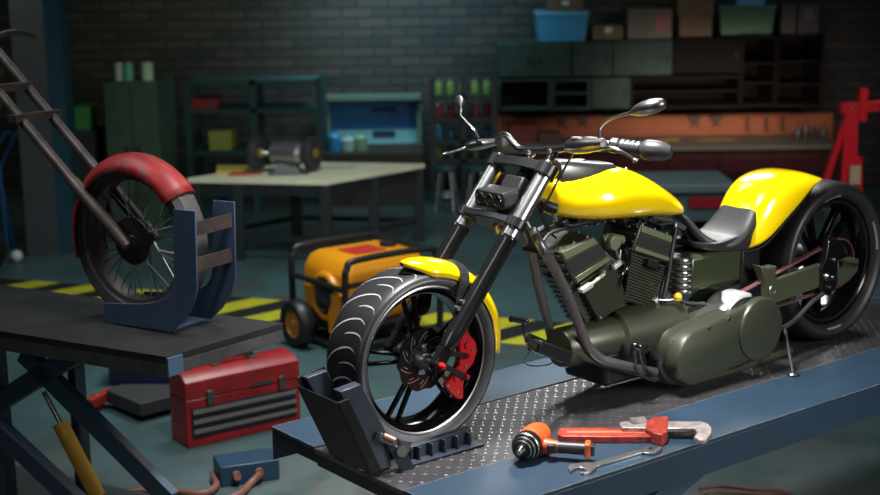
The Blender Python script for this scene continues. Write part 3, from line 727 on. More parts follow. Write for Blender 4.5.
# ---- wheel chock
ch = framed('wheel_chock', 'dark steel wheel chock clamping the front tyre on the lift deck', 'wheel chock', FB)
Y2 = .165
def cb(px, py, y=Y2): return B(px, py, y)
m = MB(); P = [cb(337, 403), cb(371, 472)]
P = [V((cb(337, 403).x, 0, cb(337, 403).z)), V((cb(371, 474).x, 0, max(.002, cb(371, 474).z)))]
ytop0 = -.10
m.prism([V((P[0].x, ytop0, P[0].z)), V((P[0].x, Y2, P[0].z)), V((P[1].x, Y2, P[1].z)), V((P[1].x, ytop0, P[1].z))], (-.008, 0, 0)); m.build('front_panel', mat('chock_black', (.003, .0035, .0045), .5, spec=.25), ch, bev=.002)
m = MB(); m.prism([V((P[0].x, Y2, P[0].z)), V((P[0].x-.05, Y2, P[0].z+.004)), V((P[1].x-.05, Y2, .004)), V((P[1].x, Y2, .004))], (0, -.008, 0)); m.build('side_flange', MATS['chock_black'], ch, bev=.002)
m = MB(); m.prism([V((P[0].x, ytop0, P[0].z+.03)), V((P[0].x-.12, ytop0, P[0].z+.05)), V((P[1].x-.12, ytop0, .004)), V((P[1].x, ytop0, .004))], (0, .008, 0)); m.build('side_flange', MATS['chock_black'], ch, bev=.002)
Y3 = .150
pl = [B(px, py, Y3) for px, py in ((339, 392), (360, 384), (362, 392), (382, 428), (371, 438), (362, 438))]
pl = [B(px, py, Y3) for px, py in ((340, 392), (361, 384), (386, 431), (392, 474), (380, 474), (366, 440))]
for p in pl: p.z = max(p.z, .003)
m = MB(); m.prism(pl, (0, -.045, 0)); m.build('cheek_plate', blued, ch, bev=.003)
m = MB(); m.prism([V((p.x, p.y-.245, p.z)) for p in pl], (0, .03, 0)); m.build('cheek_plate', blued, ch, bev=.003)
# cradle with ribs
A_ = B(411, 447, .14); Bq = B(471, 428, .14); x0, x1 = A_.x, Bq.x; h0, h1 = A_.z, Bq.z
m = MB(); m.prism([V((x0, .14, .004)), V((x0, .14, h0)), V((x1, .14, h1)), V((x1-.005, .14, .004))], (0, -.03, 0)); cr = m.build('cradle_side', blued, ch, bev=.002)
m = MB(); m.prism([V((x0, -.10, .004)), V((x0, -.10, h0)), V((x1, -.10, h1)), V((x1-.005, -.10, .004))], (0, .03, 0)); m.build('cradle_side', blued, ch, bev=.002)
m = MB(); m.bx((x1-.03, -.13, .002), (x0+.03, .185, .006)); m.build('foot_plate', blued, ch)
for k in range(5):
    m = MB(); x = x0+(x1-x0)*(.08+.84*k/4); m.bx((x-.004, .139, .006), (x+.004, .165, (h0+h1)/2*.93)); m.build('rib', blued, cr, bev=.001)
m = MB(); m.bar(B(392, 440, .17), B(408, 470, .19), .02, .05); m.build('clamp_lever', blued, ch, bev=.002)
m = MB(); m.bar(B(378, 436, .17), B(408, 448, .17), .03, .03); m.build('clamp_body', darkst, ch, bev=.003)
m = MB(); m.cyl(B(384, 436, .18), B(395, 441, .21), .013, .013, 14); m.build('clamp_pin', mat('worn_copper', (.35, .2, .16), .4, .6), ch)
m = MB(); m.cyl(B(402, 452, .195), B(402, 452, .205), .02, .018, 16); m.build('clamp_bolt', steel, ch)

# ---------------------------------------------------------------- tools on the near rail
zr = .003
def TZ(px, py, z=zr): return BZ(px, py, z)
dfl = Frame(FB.m @ BZ(545, 452, zr), 0)
# cordless driver / air tool lying with its chuck to the camera
drill = thing('power_drill', 'orange and black power drill lying on the near rail of the lift', 'drill', dfl.loc, 0)
D = dfl.z
def DL(px, py, z): return dfl.z(px, py, z)
a = DL(526, 452, .05); b2 = DL(541, 436, .058)
ax = (b2-a).normalized(); ax = (V((.42, .88, .03))).normalized()
a = DL(520, 452, .056)
m = MB(); m.lathe([(0, -.01), (.012, -.01), (.018, 0), (.022, .010), (.034, .016), (.035, .024), (.042, .028), (.045, .036), (.040, .04), (.050, .045), (.053, .06), (.054, .07), (.054, .085)], a, ax, 28); m.build('chuck', mat('chuck_black', (.02, .02, .02), .3, .6), drill, ang=30)
m = MB(); m.lathe([(.0345, .0185), (.037, .021), (.0345, .0235)], a, ax, 28); m.lathe([(.044, .030), (.047, .033), (.0445, .036)], a, ax, 28); m.lathe([(.0525, .048), (.0545, .052), (.053, .056)], a, ax, 28); m.lathe([(.0, -.011), (.010, -.011), (.014, -.004)], a, ax, 20); m.build('chuck_ring', steel, drill)
bb = a+ax*.085
m = MB(); m.lathe([(.0, .0), (.053, 0), (.055, .01), (.0555, .05), (.052, .09), (.040, .125), (.02, .14), (0, .142)], bb, ax, 28); m.build('motor_housing', orange, drill)
hd = V((.97, -.24, 0)).normalized()
hs = bb+ax*.02+V((0, 0, -.012))
m = MB(); m.tube([hs+hd*.03, hs+hd*.08, hs+hd*.105], [.034, .026, .022], 16); m.build('trigger_guard', orange, drill)
m = MB(); m.tube([hs+hd*.09, hs+hd*.12, hs+hd*.2], [.024, .022, .023], 16); m.build('handle', mat('grip_black', (.015, .015, .016), .45), drill)
m = MB(); m.box(hs+hd*.21, (.022, .055, .055), M.Rotation(-.16, 3, 'Z')); m.build('handle_cap', orange, drill, bev=.006)
m = MB(); m.box(hs+hd*.228, (.014, .04, .04), M.Rotation(-.16, 3, 'Z')); m.build('battery_foot', MATS['grip_black'], drill, bev=.004)
m = MB(); m.box(hs+hd*.075+V((0, -.028, .004)), (.035, .02, .03)); m.build('trigger', MATS['grip_black'], drill, bev=.004)
# pipe wrench
pwf = Frame(FB.m @ BZ(635, 430, zr), 0)
def PW(px, py, z): return pwf.z(px, py, z)
pw = thing('pipe_wrench', 'red pipe wrench with worn steel jaw lying on the lift rail', 'pipe wrench', pwf.loc, 0)
jawm = mat('worn_jaw', (.42, .38, .36), .45, .5, noise=.4, nscale=40, c2=(.2, .16, .15))
wr_red = mat('wrench_red', (.42, .045, .028), .42, noise=.6, nscale=30, wear=((.05, .035, .035), 22, .57))
m = MB()
top = [PW(px, py, .027) for px, py in ((560, 428.5), (565, 427.5), (660, 427.5), (665, 429), (668, 432), (666, 436.5), (600, 436.5), (562, 436), (558, 434), (557.5, 431))]
m.prism(top, (0, 0, -.026)); pwh = m.build('handle', wr_red, pw, bev=.003)
m = MB(); m.prism([PW(px, py, .0282) for px, py in ((567, 430.6), (652, 430.4), (654, 432.6), (567, 433))], (0, 0, -.003)); m.build('handle_recess', mat('recess_orange', (.62, .12, .05), .5), pwh)
m = MB(); m.prism([PW(px, py, .047) for px, py in ((647, 421), (653, 416.5), (668, 416), (669, 421), (667, 431), (662, 434.5), (654, 433), (645, 428))], (0, 0, -.046)); m.build('jaw_housing', wr_red, pw, bev=.003)
m = MB(); m.prism([PW(px, py, .045) for px, py in ((619, 422.5), (623, 421), (700, 421), (708, 423), (712, 428), (711, 434), (706, 439.5), (700, 440), (694, 437), (697, 432), (694, 428), (622, 427.5))], (0, 0, -.018)); m.build('hook_jaw', jawm, pw, bev=.003)
m = MB(); m.prism([PW(px, py, .012) for px, py in ((660, 429), (669, 427), (668, 436), (664, 440.5), (659, 440.5))], (0, 0, -.012)); m.build('heel_jaw', darkst, pw, bev=.002)
m = MB(); c0 = PW(631, 423, .045); c1_ = PW(645, 421.5, .045)
pr = []; L_ = (c1_-c0).length
for k in range(9): pr += [(.017, L_*k/9), (.021, L_*(k+.3)/9), (.021, L_*(k+.6)/9), (.017, L_*(k+.9)/9)]
m.lathe([(0, 0)]+pr+[(0, L_)], c0, c1_-c0, 18); m.build('adjusting_nut', jawm, pw)
# open-end wrench
owf = Frame(FB.m @ BZ(617, 458, zr), 0)
def OW(px, py, z): return owf.z(px, py, z)
ow = thing('open_end_wrench', 'steel double open-end wrench lying below the pipe wrench', 'wrench', owf.loc, 0)
m = MB(); m.prism([OW(px, py, .010) for px, py in ((594, 462), (600, 460.5), (638, 449.5), (645, 448.5), (645, 452), (640, 452.5), (602, 464), (596, 466))], (0, 0, -.008)); m.build('shaft', steel, ow, bev=.001)
for P in (((597, 461), (592, 462.2), (585, 462), (578, 463), (570, 464), (568, 467), (570, 471), (573, 469), (578, 467), (585, 468), (586, 471), (580, 472.5), (584, 473), (590, 472), (596, 468)),
          ((641, 450), (644, 447), (652, 445), (649, 447.5), (648, 449.5), (653, 450), (658, 447), (662, 446), (661, 449), (656, 452.5), (650, 453), (644, 452.5))):
    m = MB(); m.prism([OW(px, py, .012) for px, py in P], (0, 0, -.011)); m.build('jaw', steel, ow, bev=.001)
# ================================================================ room
def wbox(m, x0, y0, x1, y1, Y, depth, bevel=0):
    """box whose front face fills the given outline at distance Y, going back by depth"""
    a = WY(x0, y0, Y); b = WY(x1, y1, Y); m.bx((a.x, Y, b.z), (b.x, Y+depth, a.z)); return a, b
WALL = 16.0
def brick():
    m = bpy.data.materials.new('brick'); m.use_nodes = True; nt = m.node_tree; N = nt.nodes; L = nt.links; b = N['Principled BSDF']
    tc = N.new('ShaderNodeTexCoord'); mp = N.new('ShaderNodeMapping'); mp.inputs['Rotation'].default_value = (PI/2, 0, 0)
    L.new(tc.outputs['Object'], mp.inputs['Vector'])
    t = N.new('ShaderNodeTexBrick'); t.inputs['Scale'].default_value = 1.; t.inputs['Color1'].default_value = (.024, .028, .028, 1); t.inputs['Color2'].default_value = (.055, .048, .043, 1)
    t.inputs['Mortar'].default_value = (.016, .018, .019, 1); t.inputs['Mortar Size'].default_value = .012; t.inputs['Brick Width'].default_value = .36; t.inputs['Row Height'].default_value = .11; t.inputs['Mortar Smooth'].default_value = .3
    L.new(mp.outputs['Vector'], t.inputs['Vector']); L.new(t.outputs['Color'], b.inputs['Base Color'])
    bp = N.new('ShaderNodeBump'); bp.inputs['Strength'].default_value = .6; bp.inputs['Distance'].default_value = .02; bp.invert = True
    L.new(t.outputs['Fac'], bp.inputs['Height']); L.new(bp.outputs['Normal'], b.inputs['Normal']); b.inputs['Roughness'].default_value = .75
    return m
brk = brick()
floorm = mat('floor_teal', (.065, .125, .132), .42, noise=.4, nscale=.6, c2=(.035, .062, .066), wear=((.07, .068, .063), .9, .55), bump=.08, bscale=12)
def paint_zone(m):
    nt = m.node_tree; N = nt.nodes; L = nt.links; b = N['Principled BSDF']; src = b.inputs['Base Color'].links[0].from_socket
    tc = N.new('ShaderNodeTexCoord'); sx = N.new('ShaderNodeSeparateXYZ'); L.new(tc.outputs['Object'], sx.inputs[0])
    n1 = N.new('ShaderNodeTexNoise'); n1.inputs['Scale'].default_value = .8; n1.inputs['Detail'].default_value = 8; L.new(tc.outputs['Object'], n1.inputs['Vector'])
    ma = N.new('ShaderNodeMath'); ma.operation = 'MULTIPLY_ADD'; ma.inputs[1].default_value = 3.5; L.new(n1.outputs['Fac'], ma.inputs[0]); L.new(sx.outputs['Y'], ma.inputs[2])
    mr = N.new('ShaderNodeMapRange'); mr.inputs['From Min'].default_value = 7.6; mr.inputs['From Max'].default_value = 9.4; L.new(ma.outputs[0], mr.inputs['Value'])
    n2 = N.new('ShaderNodeTexNoise'); n2.inputs['Scale'].default_value = 2.2; n2.inputs['Detail'].default_value = 6; L.new(tc.outputs['Object'], n2.inputs['Vector'])
    rp = N.new('ShaderNodeValToRGB'); rp.color_ramp.elements[0].position = .36; rp.color_ramp.elements[0].color = (.03, .03, .03, 1); rp.color_ramp.elements[1].position = .5; rp.color_ramp.elements[1].color = (.105, .108, .10, 1); L.new(n2.outputs['Fac'], rp.inputs['Fac'])
    mx = N.new('ShaderNodeMix'); mx.data_type = 'RGBA'; L.new(mr.outputs['Result'], mx.inputs['Factor']); L.new(rp.outputs['Color'], mx.inputs['A']); L.new(src, mx.inputs['B']); L.new(mx.outputs['Result'], b.inputs['Base Color'])
paint_zone(floorm)
m = MB(); m.bx((-9, -3, -.05), (10, WALL, 0)); struct(m.build('floor', floorm))
m = MB(); m.bx((-9, WALL, 0), (10, WALL+.2, 5.2)); struct(m.build('wall_back', brk))
dkw = mat('dark_wall', (.05, .05, .052), .8)
m = MB(); m.bx((-9.2, -3, 0), (-9, WALL+.2, 5.2)); struct(m.build('wall_left', dkw))
m = MB(); m.bx((10, -3, 0), (10.2, WALL+.2, 5.2)); struct(m.build('wall_right', dkw))
m = MB(); m.bx((-9.2, -3, 5.2), (10.2, WALL+.2, 5.3)); struct(m.build('ceiling', dkw))
# hazard stripe painted on the floor
def stripe(x0, y0, x1, y1, n, wd):
    a = WZ(x0, y0, .0); b = WZ(x1, y1, .0); d = (b-a).normalized(); u = V((-d.y, d.x, 0)); L_ = (b-a).length
    m = MB(); m.prism([a+V((0, 0, .0005)), b+V((0, 0, .0005)), b+u*wd+V((0, 0, .0005)), a+u*wd+V((0, 0, .0005))], (0, 0, .0015)); o = m.build('floor_marking', mat('stripe_black', (.015, .015, .016), .5)); o['kind'] = 'structure'
    m = MB(); k = 0
    s = .1
    while s < L_-.5:
        p = a+d*s; w = .26; m.prism([p+V((0, 0, .002)), p+d*w+V((0, 0, .002)), p+d*(w+.34)+u*wd+V((0, 0, .002)), p+d*.34+u*wd+V((0, 0, .002))], (0, 0, .001)); s += .52
    m.build('yellow_stripe', mat('stripe_yellow', (.55, .49, .02), .5, noise=.2, nscale=9, wear=((.1, .1, .08), 25, .68)), o)
stripe(-60, 295, 640, 355, 0, .66)

# pillar
fp = Frame(WZ(59, 254, 0), math.radians(-38))
m = MB(); P = [WZ(28, 257, 0), WZ(60, 254, 0), WZ(74, 251, 0), WZ(44, 250, 0)]
def pillar_face(a, b, th, mt, nm, par=None):
    m = MB(); d = (b-a).normalized(); n = V((d.y, -d.x, 0)); m.prism([a, b, b-n*th, a-n*th], (0, 0, 5.19)); return m.build(nm, mt, par)
a, b, c_ = WZ(28, 257, 0), WZ(60, 255, 0), WZ(76, 251.5, 0)
pl1 = MB(); pl1.prism([a, b, V((b.x+.02, b.y+.3, 0)), V((a.x, a.y+.3, 0))], (0, 0, 5.19)); pl1 = struct(pl1.build('wall_pillar', mat('pillar_grey', (.03, .033, .04), .6)))
pl1.name = 'trim_1'
pm_ = MB(); pm_.prism([b+V((.003, 0, 0)), c_, V((c_.x, c_.y+.25, 0)), V((b.x+.003, b.y+.25, 0))], (0, 0, 5.19)); pm_ = struct(pm_.build('trim_2', mat('pillar_blue', (.008, .045, .07), .5)))

# generic boxes for the dim far side
def cabinet(name, label, cat, rect, Y, depth, mt, toz=None, doors=None, shelves=None, group=None, hand=None, dmt=None):
    x0, y0, x1, y1 = rect; a = WY(x0, y0, Y); b = WY(x1, y1, Y); zb = b.z if toz is None else toz; w = b.x-a.x; h = a.z-zb
    o = thing(name, label, cat, ((a.x+b.x)/2, Y, zb), 0, group)
    m = MB()
    if shelves is None: m.bx((-w/2, 0, 0), (w/2, depth, h)); m.build('body', mt, o, bev=.006)
    else:
        t = .03
        m.bx((-w/2, 0, 0), (-w/2+t, depth, h)); m.bx((w/2-t, 0, 0), (w/2, depth, h)); m.bx((-w/2+t, 0, 0), (w/2-t, depth, t)); m.bx((-w/2+t, 0, h-t), (w/2-t, depth, h)); m.bx((-w/2+t, depth-.02, t), (w/2-t, depth, h-t)); m.build('body', mt, o)
        for s in shelves: m = MB(); m.bx((-w/2+t, .01, h*s), (w/2-t, depth-.02, h*s+.02)); m.build('shelf', mt, o)
    for i in range(doors or 0):
        dw = w/doors; m = MB(); m.bx((-w/2+dw*i+.012, -.018, .012), (-w/2+dw*(i+1)-.012, -.001, h-.012)); d = m.build('door', dmt or mt, o, bev=.004)
        sx = -w/2+dw*(i+1)-.06 if i % 2 == 0 else -w/2+dw*i+.06
        m = MB(); m.bx((sx-.012, -.04, h*.42), (sx+.012, -.0185, h*.58)); m.build('handle', mat('handle_dark', (.012, .012, .012), .8), d)
    return o
cabg = mat('cabinet_green', (.05, .095, .06), .55, noise=.3)
c0 = cabinet('metal_cabinet', 'tall dark green two-door cabinet standing against the back wall, cans on top', 'cabinet', (102, 82, 162, 180), 13.6, .9, cabg, 0, doors=2)
ztop = WY(102, 82, 13.6).z
def can(px, w, lab, mt, Y=13.75, lid=True):
    p = WY(px, 80, Y); p.z = ztop; r = w/2*Y/F_PX; o = thing('paint_can', lab, 'can', p)
    m = MB(); m.lathe([(0, 0), (r, 0), (r, .01), (r*.97, .02), (r*.97, .15), (r, .16), (r, .17), (0, .17)], (0, 0, 0), (0, 0, 1), 20); m.build('body', mt, o)
    m = MB(); m.cyl((0, 0, .17), (0, 0, .18), r*.85, seg=20); m.build('lid', steel, o)
can(119, 9, 'pale paint can on the green cabinet, one nearest the blue pillar', mat('can_cream', (.42, .5, .36), .5))
can(129, 10, 'green labelled paint can, middle one on the green cabinet', mat('can_green', (.12, .42, .3), .5))
can(148, 12, 'pale green paint can standing apart on the green cabinet', mat('can_pale', (.45, .62, .42), .5))
o = cabinet('storage_crate', 'small green crate beside the blue pillar', 'crate', (74, 107, 91, 130), 13.9, .3, mat('crate_green', (.05, .22, .05), .5), None)
m = MB(); p = WY(74, 130, 13.9); q = WY(91, 130, 13.9); m.bx((p.x-.05, 13.85, 0), (q.x+.05, 14.3, p.z-.002)); tag(m.build('crate_stand', mat('stand_dark', (.02, .025, .025), .7), bev=.01), 'dark plinth under the small green crate', 'stand')
# shelving unit with yellow box
fr = mat('frame_teal', (.02, .07, .075), .5)
def rack(name, label, x0, x1, ytop, Y, depth, levels, mt, posts=2):
    a = WY(x0, ytop, Y); b = WY(x1, ytop, Y); w = b.x-a.x; o = thing(name, label, 'shelf', ((a.x+b.x)/2, Y, 0)); h = a.z
    for i in range(posts):
        x = -w/2+w*i/(posts-1)
        for y in (0, depth): m = MB(); m.bx((x-.03, y, 0), (x+.03, y+.05, h)); m.build('post', mt, o)
    zs = []
    for py in levels:
        z = WY(x0, py, Y).z; zs.append(z); m = MB(); m.bx((-w/2+.03, .0, z-.04), (w/2-.03, depth+.05, z)); m.build('shelf_board', mt, o)
    return o, zs, w
rack1, zs1, w1 = rack('shelving_unit', 'dark teal steel shelving behind the bench grinder', 186, 318, 80, 14.7, .6, (82, 110, 152), fr, 3)
def pbox(name, label, cat, rect, Y, depth, mt, z0=None, group=None, lid=None, sticker=None, taper=1.):
    x0, y0, x1, y1 = rect; a = WY(x0, y0, Y); b = WY(x1, y1, Y); zb = b.z if z0 is None else z0; h = a.z-b.z; w = b.x-a.x
    o = thing(name, label, cat, ((a.x+b.x)/2, Y+depth/2, zb), 0, group)
    m = MB(); t = taper; hb = h if not lid else h-.05
    m.skin([[V((sx*w/2*q, sy*depth/2*q, z)) for sx, sy in ((-1,-1),(1,-1),(1,1),(-1,1))] for q, z in ((t, 0), (1 if not lid else .96, hb))]); m.build('body', mt, o, bev=.006)
    if lid: m = MB(); m.bx((-w/2, -depth/2, hb+.0005), (w/2, depth/2, h)); m.build('lid', lid, o, bev=.008)
    if sticker: 
        u0, u1, v0, v1, sm = sticker; m = MB(); m.bx((-w/2+w*u0, -depth/2-.004, h*v0), (-w/2+w*u1, -depth/2-.001, h*v1)); m.build('label', sm, o)
    return o
card = mat('cardboard', (.17, .105, .06), .7, noise=.2)
cardg = mat('grey_cardboard', (.17, .14, .11), .7, noise=.2)
pbox('storage_box', 'dull yellow box on the teal shelving', 'box', (208, 133, 232, 152), 14.75, .4, mat('box_yellow', (.32, .36, .07), .6), zs1[2], taper=.97)
pbox('tool_case', 'dark red case on the teal shelving', 'case', (190, 100, 218, 110), 14.75, .4, mat('case_red', (.25, .03, .03), .6), zs1[1])
# workstation with blue hood
wk = cabinet('workstation', 'low workstation with blue back panel and pale lit splashboard', 'workbench', (322, 154, 424, 200), 15.0, .85, mat('dark_wood', (.035, .028, .022), .6), 0)
zw = WY(322, 154, 15.0).z; cx = wk.location.x
def rel(px, py, Y=15.8): p = WY(px, py, Y); return p - V((cx, 15.0, 0))
m = MB(); a = rel(326, 99); b = rel(422, 154)
for x in (a.x, b.x-.05): m.bx((x, .7, zw), (x+.05, .85, a.z))
m.bx((a.x, .6, a.z), (b.x, .85, a.z+.05)); m.build('hood_frame', mat('hood_green', (.12, .2, .16), .5), wk)
m = MB(); p = rel(331, 102); q = rel(419, 129); m.bx((p.x, .80, q.z), (q.x, .83, p.z)); m.build('back_panel', mat('panel_blue', (.02, .14, .36), .4), wk)
m = MB(); p = rel(331, 130); q = rel(419, 152); m.bx((p.x, .80, zw), (q.x, .83, p.z)); m.build('splashboard', mat('panel_pale', (.28, .62, .68), .35), wk)
m = MB(); p = rel(372, 107); q = rel(396, 112); m.bx((p.x, .79, q.z), (q.x, .799, p.z)); m.build('emblem', mat('emblem_dark', (.01, .03, .09), .5), wk)
m = MB(); p = rel(373, 131); q = rel(395, 136); m.bx((p.x, .78, q.z), (q.x, .799, p.z)); m.build('vent_slot', MATS['emblem_dark'], wk)
for px, lab, mt_, h in ((335, 'blue jug standing on the low workstation', mat('jug_blue', (.03, .3, .6), .4), .22), (348, 'pale round tin next to the blue jug', mat('jug_white', (.4, .6, .55), .4), .17), (361, 'greenish bottle on the low workstation', mat('jug_green', (.25, .45, .3), .4), .2)):
    p = WY(px, 150, 15.25); o = thing('bottle', lab, 'bottle', (p.x, 15.25, zw))
    m = MB(); m.lathe([(0, 0), (.07, 0), (.075, .02), (.075, h*.7), (.03, h*.88), (.03, h), (0, h)], (0, 0, 0), (0, 0, 1), 18); m.build('body', mt_, o)
# spool rack
rack2, zs2, w2 = rack('parts_rack', 'black rack of coloured bottles between the workstation and the wall cabinets', 432, 494, 78, 15.1, .35, (96, 119, 141, 160), mat('rack_black', (.03, .035, .035), .5), 3)
names = [('green', (.16, .26, .06), 'top'), ('red', (.22, .03, .035), 'second'), ('blue', (.03, .15, .27), 'third'), ('green', (.10, .18, .06), 'lowest')]
wm = mat('cap_white', (.5, .6, .6), .5)
for j, (cn, cc_, lv) in enumerate(names):
    proto = None
    for i in range(5):
        x = rack2.location.x - w2/2 + .07 + (w2-.14)*i/4
        if not proto:
            proto = thing('spray_can', '', 'spray can', (x, 15.3, zs2[j]))
            m = MB(); m.lathe([(0, 0), (.042, 0), (.042, .11), (.03, .13), (0, .13)], (0, 0, 0), (0, 0, 1), 14); m.build('body', mat('can_'+cn+lv, cc_, .4), proto)
            m = MB(); m.lathe([(0, .13), (.024, .13), (.024, .155), (0, .155)], (0, 0, 0), (0, 0, 1), 12); m.build('cap', wm if j in (1, 2) else MATS['can_'+cn+lv], proto); c1o = proto
        else:
            c1o = proto.copy(); col.objects.link(c1o); c1o.location = (x, 15.3, zs2[j])
            for ch_ in list(proto.children): k_ = ch_.copy(); col.objects.link(k_); k_.parent = c1o
        c1o['label'] = f'{cn} can in the row on the {lv} shelf of the black rack'; c1o['group'] = f'{cn} cans on the {lv} rack shelf'
for px, lab in ((447, 'round stool nearer the workbench, in front of the black rack'), (478, 'round stool nearer the motorcycle, in front of the black rack')):
    p = WZ(px, 210, 0); z = WY(px, 166, p.y).z; o = thing('stool', lab, 'stool', p); r = .115
    m = MB(); m.lathe([(0, z-.05), (r, z-.05), (r+.01, z-.03), (r, z), (0, z)], (0, 0, 0), (0, 0, 1), 24); m.build('seat', tealp, o)
    for k in range(4):
        a_ = k*PI/2+.5; m = MB(); m.tube([V((r*.7*math.cos(a_), r*.7*math.sin(a_), z-.05)), V((r*1.25*math.cos(a_), r*1.25*math.sin(a_), 0))], .015, 8, smooth=False); m.build('leg', steel, o)
    m = MB(); m.torus((0, 0, z*.35), (0, 0, 1), r*1.05, .01, 24, 6); m.build('foot_ring', steel, o)

# wall cabinets
YC = 15.2; dC = .78
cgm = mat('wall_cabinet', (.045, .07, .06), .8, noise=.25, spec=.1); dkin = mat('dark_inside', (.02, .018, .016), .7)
spec_ = [((498, 44, 571, 77), 2, None, 'two-door wall cabinet above the dark opening, nearest the brick wall'), ((572, 42, 612, 76), 1, None, 'narrow single-door wall cabinet under the blue tub'), ((613, 40, 672, 75), 1, None, 'wide single-door wall cabinet under the large box'),
    ((673, 38, 741, 73), 1, None, 'wall cabinet with plain door under the small cardboard box'),
    ((742, 36, 776, 107), None, (.33, .6), 'tall open shelf cabinet under the green tub'), ((777, 35, 822, 107), None, (.3, .62), 'last open shelf cabinet beside the red crane'),
    ((498, 79, 551, 110), None, (), 'open dark wall cupboard in the lower row, nearest the spray cans'), ((552, 79, 590, 110), None, (.5,), 'lower wall cupboard with one shelf'), ((591, 78, 630, 109), 1, None, 'lower wall cupboard with closed door'), ((631, 77, 741, 108), None, (.5,), 'long dark open wall cupboard over the tool board')]
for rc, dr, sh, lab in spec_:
    cabinet('wall_cabinet', lab, 'cabinet', rc, YC, dC, cgm if rc[0] < 660 and rc[2] < 700 else mat('shelf_brown_shaded', (.012, .010, .009), .85, spec=.08), None, doors=dr, shelves=sh)  # right-hand cabinets take a darkened brown, the row's dim end put into colour
def top_at(px, py=None, table=((498, 44), (820, 35))):
    for rc, dr, sh, lab in spec_:
        if rc[0]-1 <= px <= rc[2]+1 and rc[1] < 60: return WY(px, rc[1], YC).z
bl = mat('tub_blue', (.05, .3, .55), .35); gr = mat('tub_green', (.03, .11, .06), .45)
YB = 15.25
pbox('plastic_tub', 'light blue plastic tub with lid on top of the wall cabinets', 'tub', (536, 12, 589, 42), YB, .5, bl, top_at(590), lid=mat('lid_blue', (.12, .4, .62), .4), taper=.86)
pbox('cardboard_box', 'small cardboard box on the blue tub lid', 'box', (548, -3, 583, 12), YB+.05, .4, card, WY(548, 12, YB).z+.01+max(0, top_at(590)-WY(536, 42, YB).z), sticker=(.4, .6, .35, .65, wm))
pbox('cardboard_box', 'small tan cardboard box between the blue tub and the big box', 'box', (593, 24, 623, 38), YB, .4, card, top_at(620), sticker=(.4, .62, .5, .9, wm))
pbox('cardboard_box', 'large greyish cardboard box with pink label', 'box', (628, 6, 672, 36), YB, .5, cardg, top_at(640), sticker=(.62, .95, .3, .8, mat('label_pink', (.32, .08, .10), .5)))
b0 = pbox('cardboard_box', 'cardboard box at the bottom of the pile of two next to the green tub', 'box', (680, 12, 712, 34), YB, .4, card, top_at(690))
pbox('cardboard_box', 'cardboard box on top of the other next to the green tub', 'box', (678, -6, 714, 11.5), YB, .42, card, top_at(690)+WY(680, 12, YB).z-WY(680, 34, YB).z+.001)
pbox('plastic_tub', 'green plastic tub with rim on top of the wall cabinets', 'tub', (719, 3, 776, 33), YB, .5, gr, top_at(745), lid=mat('lid_green', (.06, .13, .09), .5), taper=.88)
pbox('carry_case', 'blue case lying on the green tub', 'case', (737, -3, 765, 3), YB+.05, .4, bl, top_at(745)+WY(719, 3, YB).z-WY(719, 33, YB).z+.001)
pbox('file_box', 'slim grey box next to the green tub', 'box', (782, 0, 796, 31), YB, .35, mat('box_grey', (.05, .045, .045), .6), top_at(790))
pbox('file_box', 'wider grey box at the end of the cabinet row', 'box', (799, 0, 819, 31), YB, .35, MATS['box_grey'], top_at(800), sticker=(.3, .7, .5, .8, mat('label_grey', (.12, .08, .08), .5)))
# tool board
pegm = mat('board_orange', (.42, .115, .045), .6, noise=.25, nscale=2)
a = WY(498, 111.5, 15.85); b = WY(832, 149, 15.85)
m = MB(); m.bx((a.x, 15.85, b.z-.06), (b.x, 15.93, a.z-.07)); peg = tag(m.build('tool_board', pegm, bev=.004), 'long orange tool board above the workbench against the back wall', 'tool board')
def hung(name, lab, cat, pts, mt, Y=15.84, th=.03):
    P = [WY(px, py, Y) for px, py in pts]; c = sum(P, V())/len(P); o = thing(name, lab, cat, c); m = MB(); m.prism([p-c for p in P], (0, -th, 0)); m.build('body', mt, o)
dk = mat('hung_tool', (.09, .035, .02), .5)
for x, lab in ((562, 'pair of pliers hung on the orange board above the tank'), (583, 'second pair of pliers hung on the orange board'), (694, 'pliers hung over the yellow level on the orange board'), (716, 'pliers with spread handles hung on the orange board')):
    hung('pliers', lab, 'pliers', [(x-7, 115), (x+7, 115), (x+5, 120), (x+2, 121), (x+5, 128), (x+1, 124), (x-1, 124), (x-4, 128), (x-2, 121), (x-5, 120)], dk)
for x, w, lab in ((747, 2, 'hanging hook tool on the orange board'), (766, 2, 'straight wrench hung on the orange board'), (782, 3, 'short hammer hung on the orange board')):
    hung('hand_tool', lab, 'hand tool', [(x-w, 117), (x+w, 117), (x+w/2, 121), (x+w/2, 128), (x+w*1.5, 131), (x-w, 130), (x-w/2, 121)], dk)
ym_ = mat('level_yellow', (.55, .36, .02), .5)
bench = cabinet('workbench', 'long grey-topped workbench with dark red drawers along the back wall', 'workbench', (500, 153, 836, 214), 14.95, .85, mat('bench_red', (.05, .006, .007), .5), 0)
zb = WY(500, 150, 14.9).z
m = MB(); hw = (WY(836, 150, 14.9).x-WY(500, 150, 14.9).x)/2+.02; hz = WY(500, 153, 14.95).z; m.bx((-hw, -.06, hz+.001), (hw, .86, hz+.05)); m.build('worktop', mat('worktop_grey', (.16, .15, .12), .5), bench, bev=.004)
for k in range(6):
    m = MB(); x = -hw+.15+k*(2*hw-.3)/6; m.bx((x, -.02, hz*.55), (x+(2*hw-.3)/6-.06, -.001, hz*.92)); d = m.build('drawer', mat('drawer_red', (.08, .008, .01), .45), bench, bev=.004)
    m = MB(); m.bx((x+.2, -.04, hz*.8), (x+.38, -.0205, hz*.84)); m.build('handle', darkst, d)
zt = hz+.0505
